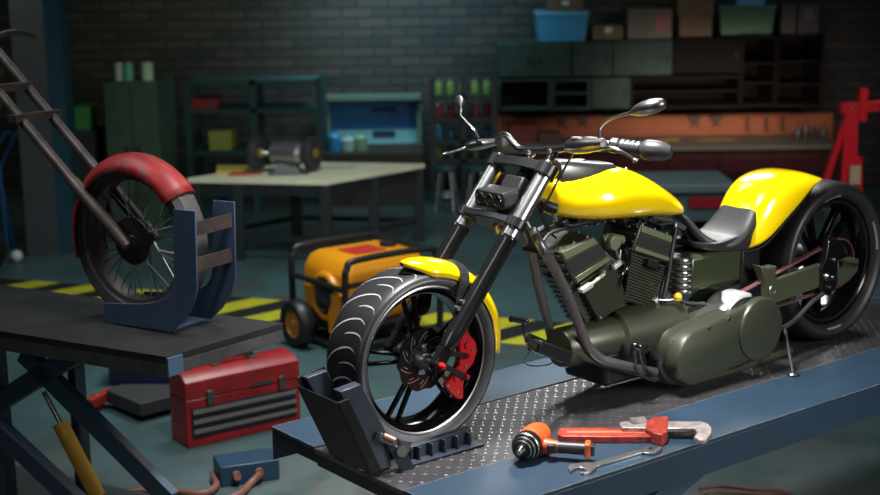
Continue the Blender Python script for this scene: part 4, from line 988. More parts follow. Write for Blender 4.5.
def onb(name, lab, cat, x0, x1, ytop, mt, Y=15.4, dp=.2, shape=None):
    a = WY(x0, ytop, Y); b = WY(x1, ytop, Y); w = b.x-a.x; h = a.z-zt; o = thing(name, lab, cat, ((a.x+b.x)/2, Y, zt)); m = MB()
    if shape == 'bottle': r = w/2; m.lathe([(0, 0), (r, 0), (r, h*.6), (r*.4, h*.8), (r*.4, h), (0, h)], (0, 0, 0), (0, 0, 1), 16)
    else: m.bx((-w/2, -dp/2, 0), (w/2, dp/2, h))
    m.build('body', mt, o, bev=.005)
onb('spirit_level', 'yellow spirit level on the workbench below the hung pliers', 'spirit level', 697, 735, 139.5, ym_, dp=.06)
onb('spirit_level', 'short yellow level on the workbench nearer the mirror', 'spirit level', 657, 679, 139.5, ym_, dp=.06)
onb('parts_box', 'dull red parts box standing on the workbench above the fork', 'box', 508, 536, 124, mat('box_dullred', (.2, .03, .025), .6))
onb('parts_box', 'low brown parts box on the workbench beside the dull red box', 'box', 538, 560, 132, mat('box_brown', (.12, .05, .03), .6))
for x, t, lab in ((798, 124, 'dark bottle nearest the board on the workbench'), (806, 119, 'tallest dark bottle on the workbench'), (815, 126, 'dark bottle third in the row on the workbench'), (824, 123, 'dark bottle nearest the red crane')):
    onb('bottle', lab, 'bottle', x-3.5, x+3.5, t, mat('bottle_dark', (.05, .045, .045), .35), shape='bottle')
# tool cart
ct = mat('cart_blue', (.26, .40, .45), .45)
a = WY(640, 186, 13.3); b = WY(737, 186, 13.3); z2 = a.z
cart = thing('tool_cart', 'blue-grey steel tool cart with a red drawer behind the seat of the motorcycle', 'tool cart', ((a.x+b.x)/2, 13.3, 0)); w = b.x-a.x
m = MB(); m.bx((-w/2, 0, z2-.06), (w/2, .9, z2)); m.build('cart_top', ct, cart, bev=.008)
m = MB(); m.bx((-w/2, -.012, z2-.07), (w/2, -.001, z2-.01)); m.build('edge_trim', mat('trim_pale', (.25, .3, .3), .4, .5), cart)
m = MB(); m.bx((-w/2+.05, .05, .1), (w/2-.05, .85, z2-.061)); bd = m.build('body', mat('cart_side', (.08, .14, .16), .5), cart, bev=.006)
p = WY(690, 198, 13.3); q = WY(722, 208, 13.3); m = MB(); m.bx((p.x-cart.location.x, .01, max(.12, q.z)), (q.x-cart.location.x, .045, min(z2-.08, p.z))); m.build('drawer', mat('drawer_bright', (.35, .01, .02), .4), cart)
for sx in (-1, 1):
    for y in (.12, .78): m = MB(); m.cyl((sx*(w/2-.15)-.02, y, .05), (sx*(w/2-.15)+.02, y, .05), .05); m.build('caster', rubber, cart)
# red crane
cr_ = mat('crane_red', (.55, .01, .02), .35)
pc = WZ(852, 262, 0); Yc = pc.y
crane = thing('engine_crane', 'red engine hoist standing behind the rear wheel', 'hoist', pc)
def CR(px, py, dy=0): p = WY(px, py, Yc+dy); return p - V((pc.x, Yc, 0)) + V((0, 0, 0)) - V((0, 0, 0))
def crp(px, py, dy=0): p = WY(px, py, Yc+dy); return V((p.x-pc.x, dy, p.z))
m = MB(); m.bx((crp(843, 120).x, -.05, .1), (crp(857, 120).x, .05, crp(850, 108).z)); m.build('mast', cr_, crane, bev=.006)
m = MB(); m.bx((crp(857, 120).x, -.06, crp(850, 121).z), (crp(865, 120).x, .06, crp(850, 88).z)); m.build('upper_post', cr_, crane, bev=.006)
m = MB(); m.bar(crp(840, 108), crp(905, 104), .09, .09, side=(0, 1, 0)); m.build('boom', cr_, crane, bev=.005)
m = MB()
for k in range(6): p = crp(846+k*8, 107.4-.0-k*.5); m.cyl(p+V((0, -.052, 0)), p+V((0, -.046, 0)), .014, seg=10)
m.build('boom_hole', darkst, crane)
m = MB(); m.bar(crp(846, 118), crp(822, 190), .07, .05, side=(0, 1, 0)); m.build('brace', cr_, crane, bev=.004)
m = MB(); m.cyl(crp(858, 122, -.02), crp(857, 158, -.02), .02); m.build('ram_rod', chrome, crane)
m = MB(); m.cyl(crp(857, 156, -.02), crp(857, 200, -.02), .045); m.build('ram_cylinder', cr_, crane)
m = MB(); m.box(crp(855, 175, -.08), (.09, .02, .16)); m.build('label_plate', mat('label_cream', (.4, .3, .18), .5), crane)
m = MB(); m.bar(V((-.05, -.05, .08)), V((-.3, -1.1, .08)), .09, .09); m.bar(V((.15, -.05, .08)), V((.6, -1.1, .08)), .09, .09); m.bar(V((-.2, 0, .08)), V((.35, 0, .08)), .09, .09); m.build('leg_base', cr_, crane, bev=.005)
m = MB()
for q in ((-.3, -1.1), (.6, -1.1), (-.2, .08), (.35, .08)): m.cyl((q[0]-.02, q[1], .04), (q[0]+.02, q[1], .04), .04)
m.build('caster', rubber, crane)

# ---------------------------------------------------------------- mid workbench with grinder
tz = .74
P0 = WZ(187, 178, tz); P1 = WZ(326, 180.5, tz); P2 = WZ(425, 163.5, tz); P3 = P0+(P2-P1)
tb = thing('work_table', 'grey steel work table with light wooden top carrying a bench grinder', 'table', (P1.x, P1.y, 0))
o_ = V((P1.x, P1.y, 0))
m = MB(); m.prism([p-o_ for p in (P0, P1, P2, P3)], (0, 0, -.045)); m.build('table_top', mat('pale_wood', (.92, .86, .62), .5, noise=.15, nscale=3), tb, bev=.004)
stg = mat('frame_grey', (.014, .018, .02), .5)
ins = lambda p, k: p-o_ + ((P0+P1+P2+P3)/4-p)*k
for pa, pb in ((P0, P1), (P1, P2), (P2, P3), (P3, P0)):
    a = ins(pa, .06); b = ins(pb, .06); m = MB(); m.bar(a+V((0, 0, -.095)), b+V((0, 0, -.095)), .05, .10, side=(b-a).cross(V((0, 0, 1)))); m.build('apron', stg, tb)
    m = MB(); m.bar(V((a.x, a.y, .2)), V((b.x, b.y, .2)), .04, .05, side=(b-a).cross(V((0, 0, 1)))); m.build('stretcher', stg, tb)
for p in (ins(P0, .06), ins(P1, .06), ins(P2, .06), ins(P3, .06), (ins(P1, .06)+ins(P2, .06))/2, ins(P0, .06).lerp(ins(P1, .06), .33)):
    m = MB(); m.bx((p.x-.05, p.y-.05, 0), (p.x+.05, p.y+.05, tz-.05)); m.build('leg', stg, tb, bev=.004)
g0 = WZ(287, 173, tz); gf = Frame(g0, 0)
gd = thing('bench_grinder', 'grey bench grinder with two black wheels on the wooden table', 'bench grinder', g0)
def GP(px, py, dy=0): p = WY(px, py, g0.y+dy); return p-g0
m = MB(); m.lathe([(0, -.16), (.08, -.16), (.105, -.13), (.11, 0), (.105, .13), (.08, .16), (0, .16)], GP(287, 153), (.93, -.36, 0), 28); m.build('motor', mat('motor_grey', (.35, .33, .34), .35, .8), gd)
m = MB(); m.prism([GP(274, 172)+V((0, -.1, 0)), GP(301, 172)+V((0, -.1, 0)), GP(296, 162)+V((0, -.06, 0)), GP(279, 162)+V((0, -.06, 0))], (0, .18, 0)); m.build('pedestal', mat('pedestal_grey', (.12, .12, .13), .5), gd, bev=.004)
m = MB(); m.bx((-.16, -.14, 0), (.20, .12, .012)); m.build('base_plate', MATS['pedestal_grey'], gd)
for px, dy in ((257, -.03), (312, .03)):
    c = GP(px, 153, dy); m = MB(); m.lathe([(0, -.03), (.05, -.03), (.055, -.025), (.145, -.03), (.155, -.02), (.155, .03), (.145, .04), (.055, .03), (0, .035)], c, (.93, -.36, 0), 30); gw = m.build('grinding_wheel', mat('wheel_dark', (.035, .035, .04), .5), gd)
    m = MB(); m.lathe([(0, -.0), (.045, 0), (.045, .05), (0, .05)], c+V((.0, 0, 0)), (.93, -.36, 0), 20); m.lathe([(0, -.05), (.045, -.05), (.045, 0), (0, 0)], c, (.93, -.36, 0), 20); m.build('flange', mat('flange_gold', (.45, .3, .06), .4, .5), gw)
    m = MB(); m.cyl(GP(px, 153, dy), GP(287, 153), .025); m.build('spindle', steel, gd)
def flat(name, lab, cat, pts, z, h, mt):
    P = [WZ(px, py, z+h) for px, py in pts]; c = sum(P, V())/len(P); c.z = z; o = thing(name, lab, cat, c); m = MB(); m.prism([p-c for p in P], (0, 0, -h+.001)); m.build('body', mt, o, bev=.003)
flat('parts_box', 'flat yellow box on the wooden table left of the grinder', 'box', ((216, 171), (250, 170), (250, 165), (217, 165)), tz, .03, mat('box_mustard', (.55, .42, .08), .5))
flat('rag', 'red rag lying in front of the yellow box on the wooden table', 'rag', ((228, 174), (252, 173.5), (262, 172.5), (256, 171), (232, 171.5)), tz, .02, mat('rag_red', (.5, .09, .05), .7))
flat('paper_sheet', 'pale paper sheets on the wooden table right of the grinder', 'paper', ((322, 170), (352, 168.5), (356, 166), (328, 166.5)), tz, .006, mat('paper_white', (.5, .55, .5), .6))

# ---------------------------------------------------------------- generator
go = WZ(347, 356, 0); gr_c = WZ(440, 336, 0); dG = gr_c-go; gang = math.atan2(dG.y, dG.x)
GF = Frame(go, gang); gen = framed('generator', 'orange portable generator in black tube frame on the floor behind the front wheel', 'generator', GF)
# local x runs along the long side, y away to the left end's far corner
LX = dG.length; LY = GF.x(294, 330, 0).y; ztl = GF.y(347, 262, 0).z; fm = mat('frame_black', (.012, .012, .013), .4); tr_ = .024
for y in (0., LY):
    m = MB(); m.tube([V((0, y, .08)), V((0, y, ztl-.14)), V((.02, y, ztl-.05)), V((.10, y, ztl)), V((LX-.12, y, ztl)), V((LX-.03, y, ztl-.05)), V((LX, y, ztl-.14)), V((LX, y, .08)), V((LX-.05, y, .05)), V((.04, y, .05)), V((0, y, .08))], tr_, 12, 4); m.build('frame_tube', fm, gen)
for x, z in ((0, ztl-.2), (LX, ztl-.2), (.1, .05), (LX-.1, .05), (LX-.1, ztl), (0, ztl-.62)):
    m = MB(); m.tube([V((x, 0, z)), V((x, LY, z))], tr_*.9, 10, smooth=False); m.build('cross_bar', fm, gen)
m = MB(); m.tube([V((0, -.0, ztl-.17)), V((LX, 0, ztl-.17))], tr_*.8, 10, smooth=False); m.build('side_bar', fm, gen)
m = MB(); tz0 = ztl-.46; cx_, cy_ = LX/2, LY/2; rr = []
for t, z in ((.86, tz0), (.97, tz0+.05), (.99, tz0+.20), (.97, tz0+.21), (.97, tz0+.33), (.88, ztl-.055), (.74, ztl-.02)):
    rr.append([V((cx_+sx*(LX/2-.03)*t, cy_+sy*(LY/2-.035)*t, z)) for sx, sy in ((-1, -.8), (-.88, -1), (.88, -1), (1, -.8), (1, .8), (.88, 1), (-.88, 1), (-1, .8))])
m.skin(rr); tk = m.build('fuel_tank', genor, gen, bev=.015)
m = MB(); m.bx((cx_-.16, cy_-.12, ztl-.024), (cx_+.10, cy_+.10, ztl-.012)); m.build('red_label', mat('label_red', (.5, .03, .02), .4), tk)
m = MB(); m.cyl((LX*.75, cy_, ztl-.03), (LX*.75, cy_, ztl+.01), .06); m.build('filler_cap', MATS['grip_black'], tk)
m = MB(); m.bx((.05, .06, .1), (LX-.1, LY-.06, tz0-.001)); m.build('engine_block', mat('gen_engine', (.045, .045, .05), .45, .5, noise=.5, nscale=14), gen, bev=.03)
m = MB(); m.bx((.12, .02, .16), (LX-.15, .058, tz0-.02)); m.build('control_panel', MATS['grip_black'], gen, bev=.01)
m = MB(); m.lathe([(0, 0), (.09, 0), (.11, .02), (.11, .05), (.05, .07), (0, .07)], V((.05, LY*.42, .36)), (-1, 0, 0), 24); m.build('recoil_cover', darkst, gen)
m = MB(); m.torus(V((.03, LY*.42, .36)), (-1, 0, 0), .15, .028, 30, 8); m.bx((.0, .08, .12), (.045, .22, .40)); m.build('shroud', genor, gen)
wy = GF.x(298, 332, -.13).y
for x in (-.13, LX*.8):
    c = V((x, wy, .17)); m = MB(); m.lathe([(.10, -.05), (.15, -.055), (.168, -.03), (.17, 0), (.168, .03), (.15, .055), (.10, .05)], c, (-1, 0, 0), 40, closed=True); wl_ = m.build('wheel', rubber, gen)
    m = MB(); m.lathe([(0, .045), (.03, .045), (.035, .03), (.09, .025), (.10, .04), (.101, -.04), (.09, -.025), (0, -.03)], c, (-1, 0, 0), 30); m.build('rim', mat('rim_orange', (.5, .2, .01), .4), wl_)
m = MB(); m.cyl(V((-.13, wy, .17)), V((LX*.8, wy, .17)), .015); m.build('axle', steel, gen)

# ---------------------------------------------------------------- red toolbox
pT = WZ(188, 449, 0); pR = WZ(301, 423, 0); dT = (pR-pT); aT = math.atan2(dT.y, dT.x); wT = dT.length
TF = Frame(pT, aT); tbx = framed('toolbox', 'worn red steel toolbox with three grey drawers on the floor below the lift', 'toolbox', TF)
def T(px, py): return TF.y(px, py, 0)
hT = T(184, 384).z; hS = T(184, 402).z; dpt = .21
m = MB(); m.bx((0, 0, 0), (wT, dpt, hS)); bx_ = m.build('body', redp, tbx, bev=.006)
m = MB(); m.prism([V((0, -.004, hS+.002)), V((0, -.004, hT)), V((0, .05, hT+.035)), V((0, dpt-.03, hT+.045)), V((0, dpt, hT+.02)), V((0, dpt, hS+.002))], (wT, 0, 0)); ld = m.build('lid', redp, tbx, bev=.006)
p = T(196, 412); q = T(294, 436)
sl = mat('drawer_dark', (.02, .02, .022), .4); sh_ = mat('drawer_strip', (.22, .21, .2), .4, .5)
zz0, zz1 = .055, hS-.05
m = MB(); m.bx((.03, -.004, zz0), (wT-.03, -.001, zz1)); m.build('drawer_recess', sl, tbx)
for k in range(3):
    h = (zz1-zz0)/3; m = MB(); m.bx((.035, -.014, zz0+h*k+.008), (wT-.035, -.0045, zz0+h*(k+1)-.006)); d = m.build('drawer', sl, tbx, bev=.002)
    m = MB(); m.bx((.035, -.022, zz0+h*(k+1)-.030), (wT-.035, -.0145, zz0+h*(k+1)-.010)); m.build('handle', sh_, d)
for x in (.2, .83): m = MB(); m.bx((wT*x-.02, -.022, hS-.045), (wT*x+.02, -.005, hS+.04)); m.build('latch', mat('latch_metal', (.12, .12, .11), .4, .8), tbx, bev=.004); 
m = MB(); m.bx((wT*.57, -.008, hS+.006), (wT*.75, -.0045, hS+.03)); m.build('badge', darkst, ld)
m = MB(); m.tube([V((wT*.33, .12, hT+.04)), V((wT*.35, .12, hT+.07)), V((wT*.45, .12, hT+.075)), V((wT*.55, .12, hT+.075)), V((wT*.65, .12, hT+.07)), V((wT*.67, .12, hT+.04))], .013, 10); m.build('handle', sl, ld)
for x in (.34, .66): m = MB(); m.bx((wT*x-.03, .09, hT+.036), (wT*x+.03, .15, hT+.054)); m.build('hinge_plate', steel, ld)

# junction box with copper hoses
jb = WZ(248, 484, 0); o = thing('control_box', 'small blue control box on the floor with two copper-coloured hoses', 'control box', jb, math.radians(20))
m = MB(); m.bx((-.14, 0, 0), (.17, .2, .11)); m.build('housing', mat('box_blue', (.012, .04, .075), .45), o, bev=.006)
m = MB(); 
for x in (-.06, .06): m.cyl((x, .005, .06), (x, -.03, .06), .022)
m.build('hose_fitting', copper, o)
def floorhose(name, lab, pts, r, zs):
    P = [WZ(px, py, z) for (px, py), z in zip(pts, zs)]; m = MB(); m.tube(P, r, 10, 8); return tag(m.build(name, copper), lab, 'hose')
jm = M.Translation(jb) @ M.Rotation(math.radians(20), 4, 'Z')
e1 = jm @ V((-.06, -.035, .06)); e2 = jm @ V((.06, -.035, .06))
for e, pts, lab in ((e1, ((228, 476), (214, 476), (216, 486), (200, 494), (160, 490), (115, 494)), 'copper-coloured hose curling away from the blue control box'), (e2, ((250, 484), (240, 494), (225, 500), (200, 505)), 'shorter copper-coloured hose under the blue control box')):
    m = MB(); m.tube([e]+[WZ(a_, b_, .022) for a_, b_ in pts], .02, 10, 8); tag(m.build('hose', copper), lab, 'hose')
for k, (pts, lab) in enumerate(((((700, 489), (720, 486), (750, 489), (785, 492), (800, 510), (760, 530)), 'brown hose loop on the floor under the near lift rail'), (((700, 497), (712, 492.5), (750, 493.5), (790, 496), (785, 520)), 'second brown hose loop on the floor under the near lift rail'))):
    P = [WZ(a_, b_, .02+.03*k) for a_, b_ in pts]; m = MB(); m.tube(P, .010, 10, 8); tag(m.build('hose', mat('hose_brown', (.13, .06, .05), .45)), lab, 'hose')

# creeper / jack behind the toolbox
cp = thing('trolley_jack', 'low black trolley jack with red caster behind the red toolbox', 'jack', WZ(135, 402, 0))
cpo = V(cp.location)
def CP(px, py, z): return WZ(px, py, z)-cpo
m = MB(); m.prism([CP(106, 390, .12), CP(122, 384, .12), (CP(178, 384, .12)), CP(172, 396, .12), CP(140, 404, .12)], (0, 0, -.08)); m.build('chassis', mat('jack_black', (.03, .03, .028), .6), cp, bev=.004)
m = MB(); m.ball(CP(97, 401, .05), .05); m.bar(CP(90, 404, .06), CP(112, 392, .08), .06, .05); m.build('caster_bracket', mat('jack_red', (.3, .03, .02), .4), cp)
m = MB(); m.bx((-.2, .35, 0), (.28, .6, .26)); 
jbx = WZ(150, 385, 0)
o = thing('parts_crate', 'bright blue crate behind the red toolbox under the other lift', 'crate', jbx); m.b.free()
m = MB(); m.bx((-.26, 0, 0), (.22, .3, .26)); m.build('body', mat('crate_blue', (.01, .03, .25), .45), o, bev=.01)
m = MB(); m.bx((-.255, -.012, .03), (.215, -.001, .13)); m.build('front_panel', mat('crate_panel', (.01, .012, .03), .5), o)

# ---------------------------------------------------------------- second lift and old motorcycle
LZ = 1.05
cA = WZ(166, 357, LZ); cB = WZ(283, 323, LZ); dd = (cB-cA).normalized()
L2 = Frame(V((cA.x, cA.y, LZ)), math.atan2(dd.y, dd.x))    # x runs along the short end, away to the right
lf = framed('lift_table', 'dark worn lift table carrying the rusty motorcycle', 'lift', L2)
wL = (cB-cA).length; q = L2.z(0, 331, 0); aL = math.atan2(q.y, q.x)
near = V((q.x, q.y, 0)).normalized()
dark2 = mat('deck_dark', (.022, .022, .022), .5, .2, noise=.5, nscale=5); edge2 = mat('edge_grey', (.06, .06, .06), .5, noise=.5, nscale=12)
m = MB(); far = V((-math.copysign(1, 1)*0, 1, 0)); Lg = 3.2
m.prism([V((0, 0, 0)), V((wL, 0, 0)), V((wL, 0, 0))+near*Lg, near*Lg], (0, 0, -.03)); m.build('deck', dark2, lf)
m = MB(); m.prism([V((0, 0, -.0305)), near*Lg+V((0, 0, -.0305)), near*Lg+V((.05, 0, -.0305)), V((.05, 0, -.0305))], (0, 0, -.06)); m.prism([V((0, 0, -.0305)), V((wL, 0, -.0305)), V((wL, .04, -.0305)), V((0, .04, -.0305))], (0, 0, -.055)); m.build('side_rail', edge2, lf, bev=.003)
m = MB(); m.prism([V((.0, -.012, -.005)), V((wL*.12, -.012, -.005)), V((wL*.12, -.001, -.005)), V((0, -.001, -.005))], (0, 0, -.08)); m.build('corner_plate', mat('plate_blue', (.05, .09, .15), .5), lf)
def L2w(px, py, off):
    # point on the vertical plane through the near rail, set back by off along the short end
    n = V((1, 0, 0)) - near*near.x; n.normalize(); d = L2._d(px, py); c = L2.c; t = (off - c.dot(n))/d.dot(n); return c+d*t
for off in (.12, wL*.75):
    m = MB(); m.bar(L2w(24, 352, off) if off < .2 else L2w(24, 352, off), L2w(172, 500, off), .05, .09, side=near.cross(V((0, 0, 1)))); m.build('scissor_leg', legm, lf, bev=.004)
    m = MB(); m.bar(L2w(78, 352, off), L2w(-60, 440, off), .05, .09, side=near.cross(V((0, 0, 1)))); m.build('scissor_leg', legm, lf, bev=.004)
m = MB(); m.bar(L2w(-10, 420, .1), L2w(80, 505, .1), .06, .09, side=near.cross(V((0, 0, 1)))); m.build('scissor_leg', legm, lf, bev=.004)
m = MB(); m.cyl(L2w(44, 392, .3), L2w(62, 426, .3), .012); m.build('ram_rod', chrome, lf)
m = MB(); m.cyl(L2w(60, 423, .3), L2w(98, 497, .3), .038, seg=20); m.build('hydraulic_cylinder', mat('ram_yellow', (.6, .33, .03), .45), lf)
m = MB(); m.cyl(L2w(-5, 391, .3), L2w(28, 393, .3), .014); m.build('air_line', steel, lf)
m = MB(); zb_ = -LZ; c_ = near*1.2
m.prism([V((.05, .3, zb_)), V((wL, .3, zb_)), V((wL, .3, zb_))+near*2.4, V((.05, .3, zb_))+near*2.4], (0, 0, .05)); m.build('base_frame', mat('base_dark', (.05, .05, .05), .6), lf)
m = MB()
for x in (.1, wL-.15):
    p = V((x, .25, 0))+near*.9; m.bar(V((p.x, p.y, zb_+.05)), V((p.x, p.y, -.09)), .06, .06)
m.build('strut', legm, lf)

oc = WZ(146, 320, LZ); OF = Frame(oc, math.atan2(-.54, .84))
old = framed('old_motorcycle', 'rusty motorcycle with red front fender on the lift at the far side', 'motorcycle', OF)
O = OF.y; RW = (O(150, 152, 0).z)/2-.012; WC = V((O(140, 240, 0).x, 0, RW)); 
rustd = mat('rusty_dark', (.07, .055, .05), .45, .6, noise=.5, nscale=15)
m = MB(); w_ = .055
w_ = .068; m.lathe([(RW*.76, -.035), (RW*.80, -.06), (RW*.90, -w_), (RW*.975, -.045), (RW, 0), (RW*.975, .045), (RW*.90, w_), (RW*.80, .06), (RW*.76, .035)], WC, (0, 1, 0), 64); fwo = m.build('tire', mat('old_rubber', (.06, .058, .055), .55, noise=.4), old)
m = MB(); m.lathe([(RW*.77, -.045), (RW*.78, -.05), (RW*.73, -.04), (RW*.71, 0), (RW*.73, .04), (RW*.78, .05), (RW*.77, .045)], WC, (0, 1, 0), 64); m.lathe([(0, -.06), (.025, -.06), (.03, -.05), (.045, -.045), (.045, .045), (.03, .05), (0, .06)], WC, (0, 1, 0), 24); rw_ = m.build('wheel_rim', rust, old)
m = MB()
for k in range(36):
    a_ = 2*PI*k/36; b_2 = a_+(.35 if k % 2 else -.35); s = .045 if (k//2) % 2 else -.045
    m.cyl(WC+V((.042*math.cos(a_), s, .042*math.sin(a_))), WC+V((RW*.725*math.cos(b_2), 0, RW*.725*math.sin(b_2))), .003, seg=5)
m.build('spoke', steel, rw_); rw_.children[0]['kind'] = 'stuff'
m = MB(); m.lathe([(.11, -.05), (.035, -.052), (.035, -.047), (.11, -.045)], WC, (0, 1, 0), 30, closed=True); m.build('brake_disc', darkst, rw_)
m = MB(); rr = []
for i in range(25):
    t = i/24; a_ = dg(38+(198-38)*t); R = RW+.016
    rr.append([WC+V(((R-.075*abs(s)**2.6)*math.cos(a_), .098*s, (R-.075*abs(s)**2.6)*math.sin(a_))) for s in [-1+k/5 for k in range(11)]])
m.skin(rr, caps=False, loop=False); m.build('front_fender', mat('fender_red', (.28, .012, .012), .5, noise=.5, nscale=8, wear=((.12, .08, .07), 14, .56)), old, ang=70, sol=.006)
yf = -.09
for y in (yf, -yf):
    b0 = WC+V((.01, y, -.02)); e0 = O(2, 96, yf); e0 = V((e0.x, y, e0.z)); m = MB(); 
    k1 = b0.lerp(e0, .42); m.tube([b0, b0.lerp(e0, .05), k1, k1+(e0-b0)*.01, e0, e0+(e0-b0)*.3], [.025, .03, .03, .024, .024, .024], 14, smooth=False); m.build('fork_leg', rust, old)
m = MB()
for t in (.85, 1.05):
    p = (WC+V((.01, 0, -.02))).lerp(V((e0.x, 0, e0.z)), t); m.bar(p+V((0, -.14, 0)), p+V((0, .14, 0)), .06, .035)
m.build('fork_clamp', rust, old)
m = MB(); p = (WC+V((.01, 0, -.02))).lerp(V((e0.x, 0, e0.z)), 1.35); m.tube([p+V((-.05, -.4, .02)), p+V((.02, -.2, .05)), p+V((.02, 0, .02)), p+V((.02, .2, .05)), p+V((-.05, .4, .02))], .015, 10); m.build('handlebar', rustd, old)
m = MB(); p = (WC+V((.01, 0, -.02))).lerp(V((e0.x, 0, e0.z)), 1.15); m.tube([p, p+V((-.5, 0, .1)), p+V((-1.0, 0, -.05))], .03, 10); m.tube([p+V((0, 0, -.1)), p+V((-.25, 0, -.5)), V((p.x-.35, 0, .12)), V((p.x-1.2, 0, .1))], .025, 10); m.build('frame', rustd, old)
RWc = V((WC.x-2.1, 0, RW)); m = MB(); m.lathe([(RW*.8, -.06), (RW*.94, -.07), (RW, 0), (RW*.94, .07), (RW*.8, .06)], RWc, (0, 1, 0), 48); m.lathe([(0, -.05), (.2, -.05), (.2, .05), (0, .05)], RWc, (0, 1, 0), 24); m.build('rear_wheel', MATS['old_rubber'], old)
m = MB(); m.bx((p.x-1.1, -.16, .12), (p.x-.45, .16, .5)); m.build('engine', rustd, old, bev=.04)
m = MB(); m.cyl(V((p.x-.7, -.2, 0)), V((p.x-.7, -.12, .15)), .012); m.cyl(V((p.x-.7, .2, 0)), V((p.x-.7, .12, .15)), .012); m.build('stand', rustd, old)
# blue wheel holder
wh = framed('wheel_holder', 'curved blue steel wheel holder with rusty straps gripping the old front wheel', 'wheel holder', OF)
bh = mat('holder_blue', (.05, .085, .15), .45, noise=.3, nscale=6, wear=((.12, .12, .12), 20, .66))
outl = ((104, 303), (140, 304), (156, 302), (167, 297), (172, 289), (173.5, 280), (173, 209), (195, 211), (197, 290), (193, 305), (184, 320), (172, 332), (104, 332))
Pn = [O(px, py, -.13) for px, py in outl]
for p in Pn: p.z = max(p.z, .002)
for y0 in (-.13, .122):
    m = MB(); m.prism([V((p.x, y0, p.z)) for p in Pn], (0, .008, 0)); m.build('side_plate', bh, wh, bev=.002)
for py in (230, 266):
    p = O(193, py, -.13); m = MB(); m.bx((p.x-.01, -.128, p.z-.03), (p.x+.0, .128, p.z+.03)); m.build('strap', rust, wh)
m = MB(); p = O(150, 331, -.13); m.bx((p.x-.2, -.121, .002), (p.x+.1, .121, .010)); m.build('base_plate', bh, wh)
# small things at the edge
p = WZ(17, 262, .0); o = thing('ball', 'small white ball on the floor near the pillar', 'ball', p); m = MB(); m.ball((0, 0, .055), .055, 20, 14); m.build('shell', mat('ball_white', (.5, .5, .5), .4), o)
p = WZ(-17, 275, 0); o = thing('spare_wheel', 'black wheel standing at the very edge beside the white ball', 'wheel', p)
m = MB(); m.lathe([(.12, -.06), (.22, -.07), (.24, 0), (.22, .07), (.12, .06)], (0, 0, .24), (.35, 1, 0), 40, closed=True); m.build('tire', rubber, o)
m = MB(); m.lathe([(0, -.04), (.12, -.04), (.12, .04), (0, .04)], (0, 0, .24), (.35, 1, 0), 24); m.build('rim', darkst, o)
p = WZ(6, 262, 0); Yb = p.y+.6; o = thing('stand', 'thin blue tube stand behind the old motorcycle fork', 'stand', (p.x, Yb, 0)); q0 = WY(6, 133, Yb); q1 = WY(18, 131, Yb); q2 = WY(0, 168, Yb); q3 = WY(-6, 150, Yb)
f_ = lambda q: V((q.x-p.x, 0, q.z)); m = MB(); m.tube([V((-.1, 0, 0)), f_(q3), f_(q0), f_(q1), f_(q2), V((-.16, 0, 0))], .018, 8, smooth=False); m.build('tube_frame', mat('stand_blue', (.03, .15, .4), .45), o)

# ================================================================ light
def area(name, loc, target, size, power, c=(1, 1, 1), sy=None, spread=180):
    l = bpy.data.lights.new(name, 'AREA'); l.energy = power; l.color = c; l.shape = 'RECTANGLE'; l.size = size; l.size_y = sy or size; l.spread = math.radians(spread)
    o = bpy.data.objects.new(name, l); col.objects.link(o); o.location = loc; o.rotation_euler = (V(target)-V(loc)).to_track_quat('-Z', 'Y').to_euler(); return o
BC = FB.m @ V((-1.1, 0, .5))
area('key_lamp', FB.m @ V((-.3, .1, 3.4)), FB.m @ V((-.6, .1, .2)), .5, 125, (1, .98, .97), .8, 95)
area('near_fill', FB.m @ V((-1.9, 4.6, 2.0)), FB.m @ V((-1.1, .2, .3)), .8, 38, (1, .98, .94), 1.6, 75)  # unseen fill light added to brighten the near side
area('rear_rim_light', FB.m @ V((-3.6, -2.3, 2.9)), FB.m @ V((-1.6, .1, .5)), 1.3, 20, (1, .98, .95), .8, 80)  # area light added behind for rim light and a reflection on the hump
area('front_fill', FB.m @ V((2.6, 1.2, 1.9)), FB.m @ V((0, 0, .4)), .8, 4, (.95, .98, 1), 1.6, 80)  # weak unseen fill added ahead of the bike
area('floor_fill_mid', (-.6, 9.0, 4.9), (-.6, 9.8, 0), 1.6, 85, (.85, 1, 1), 1.6, 110)  # overhead area light added for the middle of the floor
area('floor_fill_left', (-3.2, 6.2, 4.6), (-2.4, 7, 0), 1.2, 27, (.9, .98, 1), 1.2, 110)  # second unseen overhead light, added over the left side
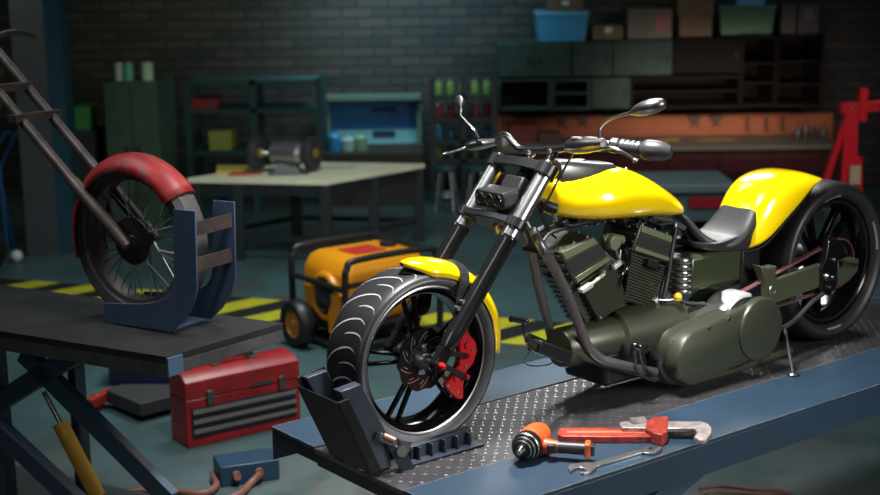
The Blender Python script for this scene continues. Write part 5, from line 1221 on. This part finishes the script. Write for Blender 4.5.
area('wall_fill_teal', (.1, 14.3, 3.4), (-.1, 16, 1.75), .6, 13, (.5, .85, 1), .6, 90)  # teal light added to brighten the bricks, no fixture there
area('bench_fill', (-1.05, 15.1, 2.3), (-1.05, 15.8, .8), .8, 10, (.75, 1, 1), .3)  # unseen light added over the workstation
area('board_fill', (2.9, 13.9, 1.3), (3.0, 15.85, 1.0), 2.0, 7, (1, .82, .68), .2, 75)  # light without a body, added before the tool board to brighten it
area('cabinet_fill', (1.4, 13.2, 4.4), (1.0, 15.4, 2.1), .8, 3, (.75, 1, .9), .8, 110)  # soft light added for the left end of the wall cabinets
area('left_green_fill', (-3.9, 12.0, 3.2), (-3.9, 13.8, 1.2), .6, 3.5, (.75, 1, .75), .6, 110)  # faint green light added for the cabinet on the left
area('left_wall_fill', (-2.9, 14.2, 3.4), (-2.7, 16, 1.7), .6, 2.6, (.85, 1, .6), .6, 100)  # warm-green light added to tint the bricks on the left
area('right_fill', (4.4, 8.2, 3.6), (3.6, 10.8, .5), 1., 30, (1, .96, .93), 1, 110)  # unseen fill added for the background on the right
w = bpy.data.worlds.new('w'); bpy.context.scene.world = w; w.use_nodes = True; w.node_tree.nodes['Background'].inputs[0].default_value = (.012, .016, .018, 1); w.node_tree.nodes['Background'].inputs[1].default_value = .07
cam = bpy.data.cameras.new('camera'); co = bpy.data.objects.new('camera', cam); col.objects.link(co)
cam.sensor_width = 36; cam.lens = F_PX*36/880; cam.clip_start = .05; cam.clip_end = 100
mm = M((( _rt.x, _up.x, -_fw.x, 0), (_rt.y, _up.y, -_fw.y, 0), (_rt.z, _up.z, -_fw.z, CAMH), (0, 0, 0, 1))); co.matrix_world = mm
cam.dof.use_dof = True; cam.dof.focus_distance = 5.55; cam.dof.aperture_fstop = 1.9
sc = bpy.context.scene; sc.camera = co
sc.view_settings.view_transform = 'Standard'; sc.view_settings.look = 'None'; sc.view_settings.gamma = 1; sc.view_settings.exposure = 0
sc.view_settings.use_curve_mapping = False
sc.cycles.use_denoising = True
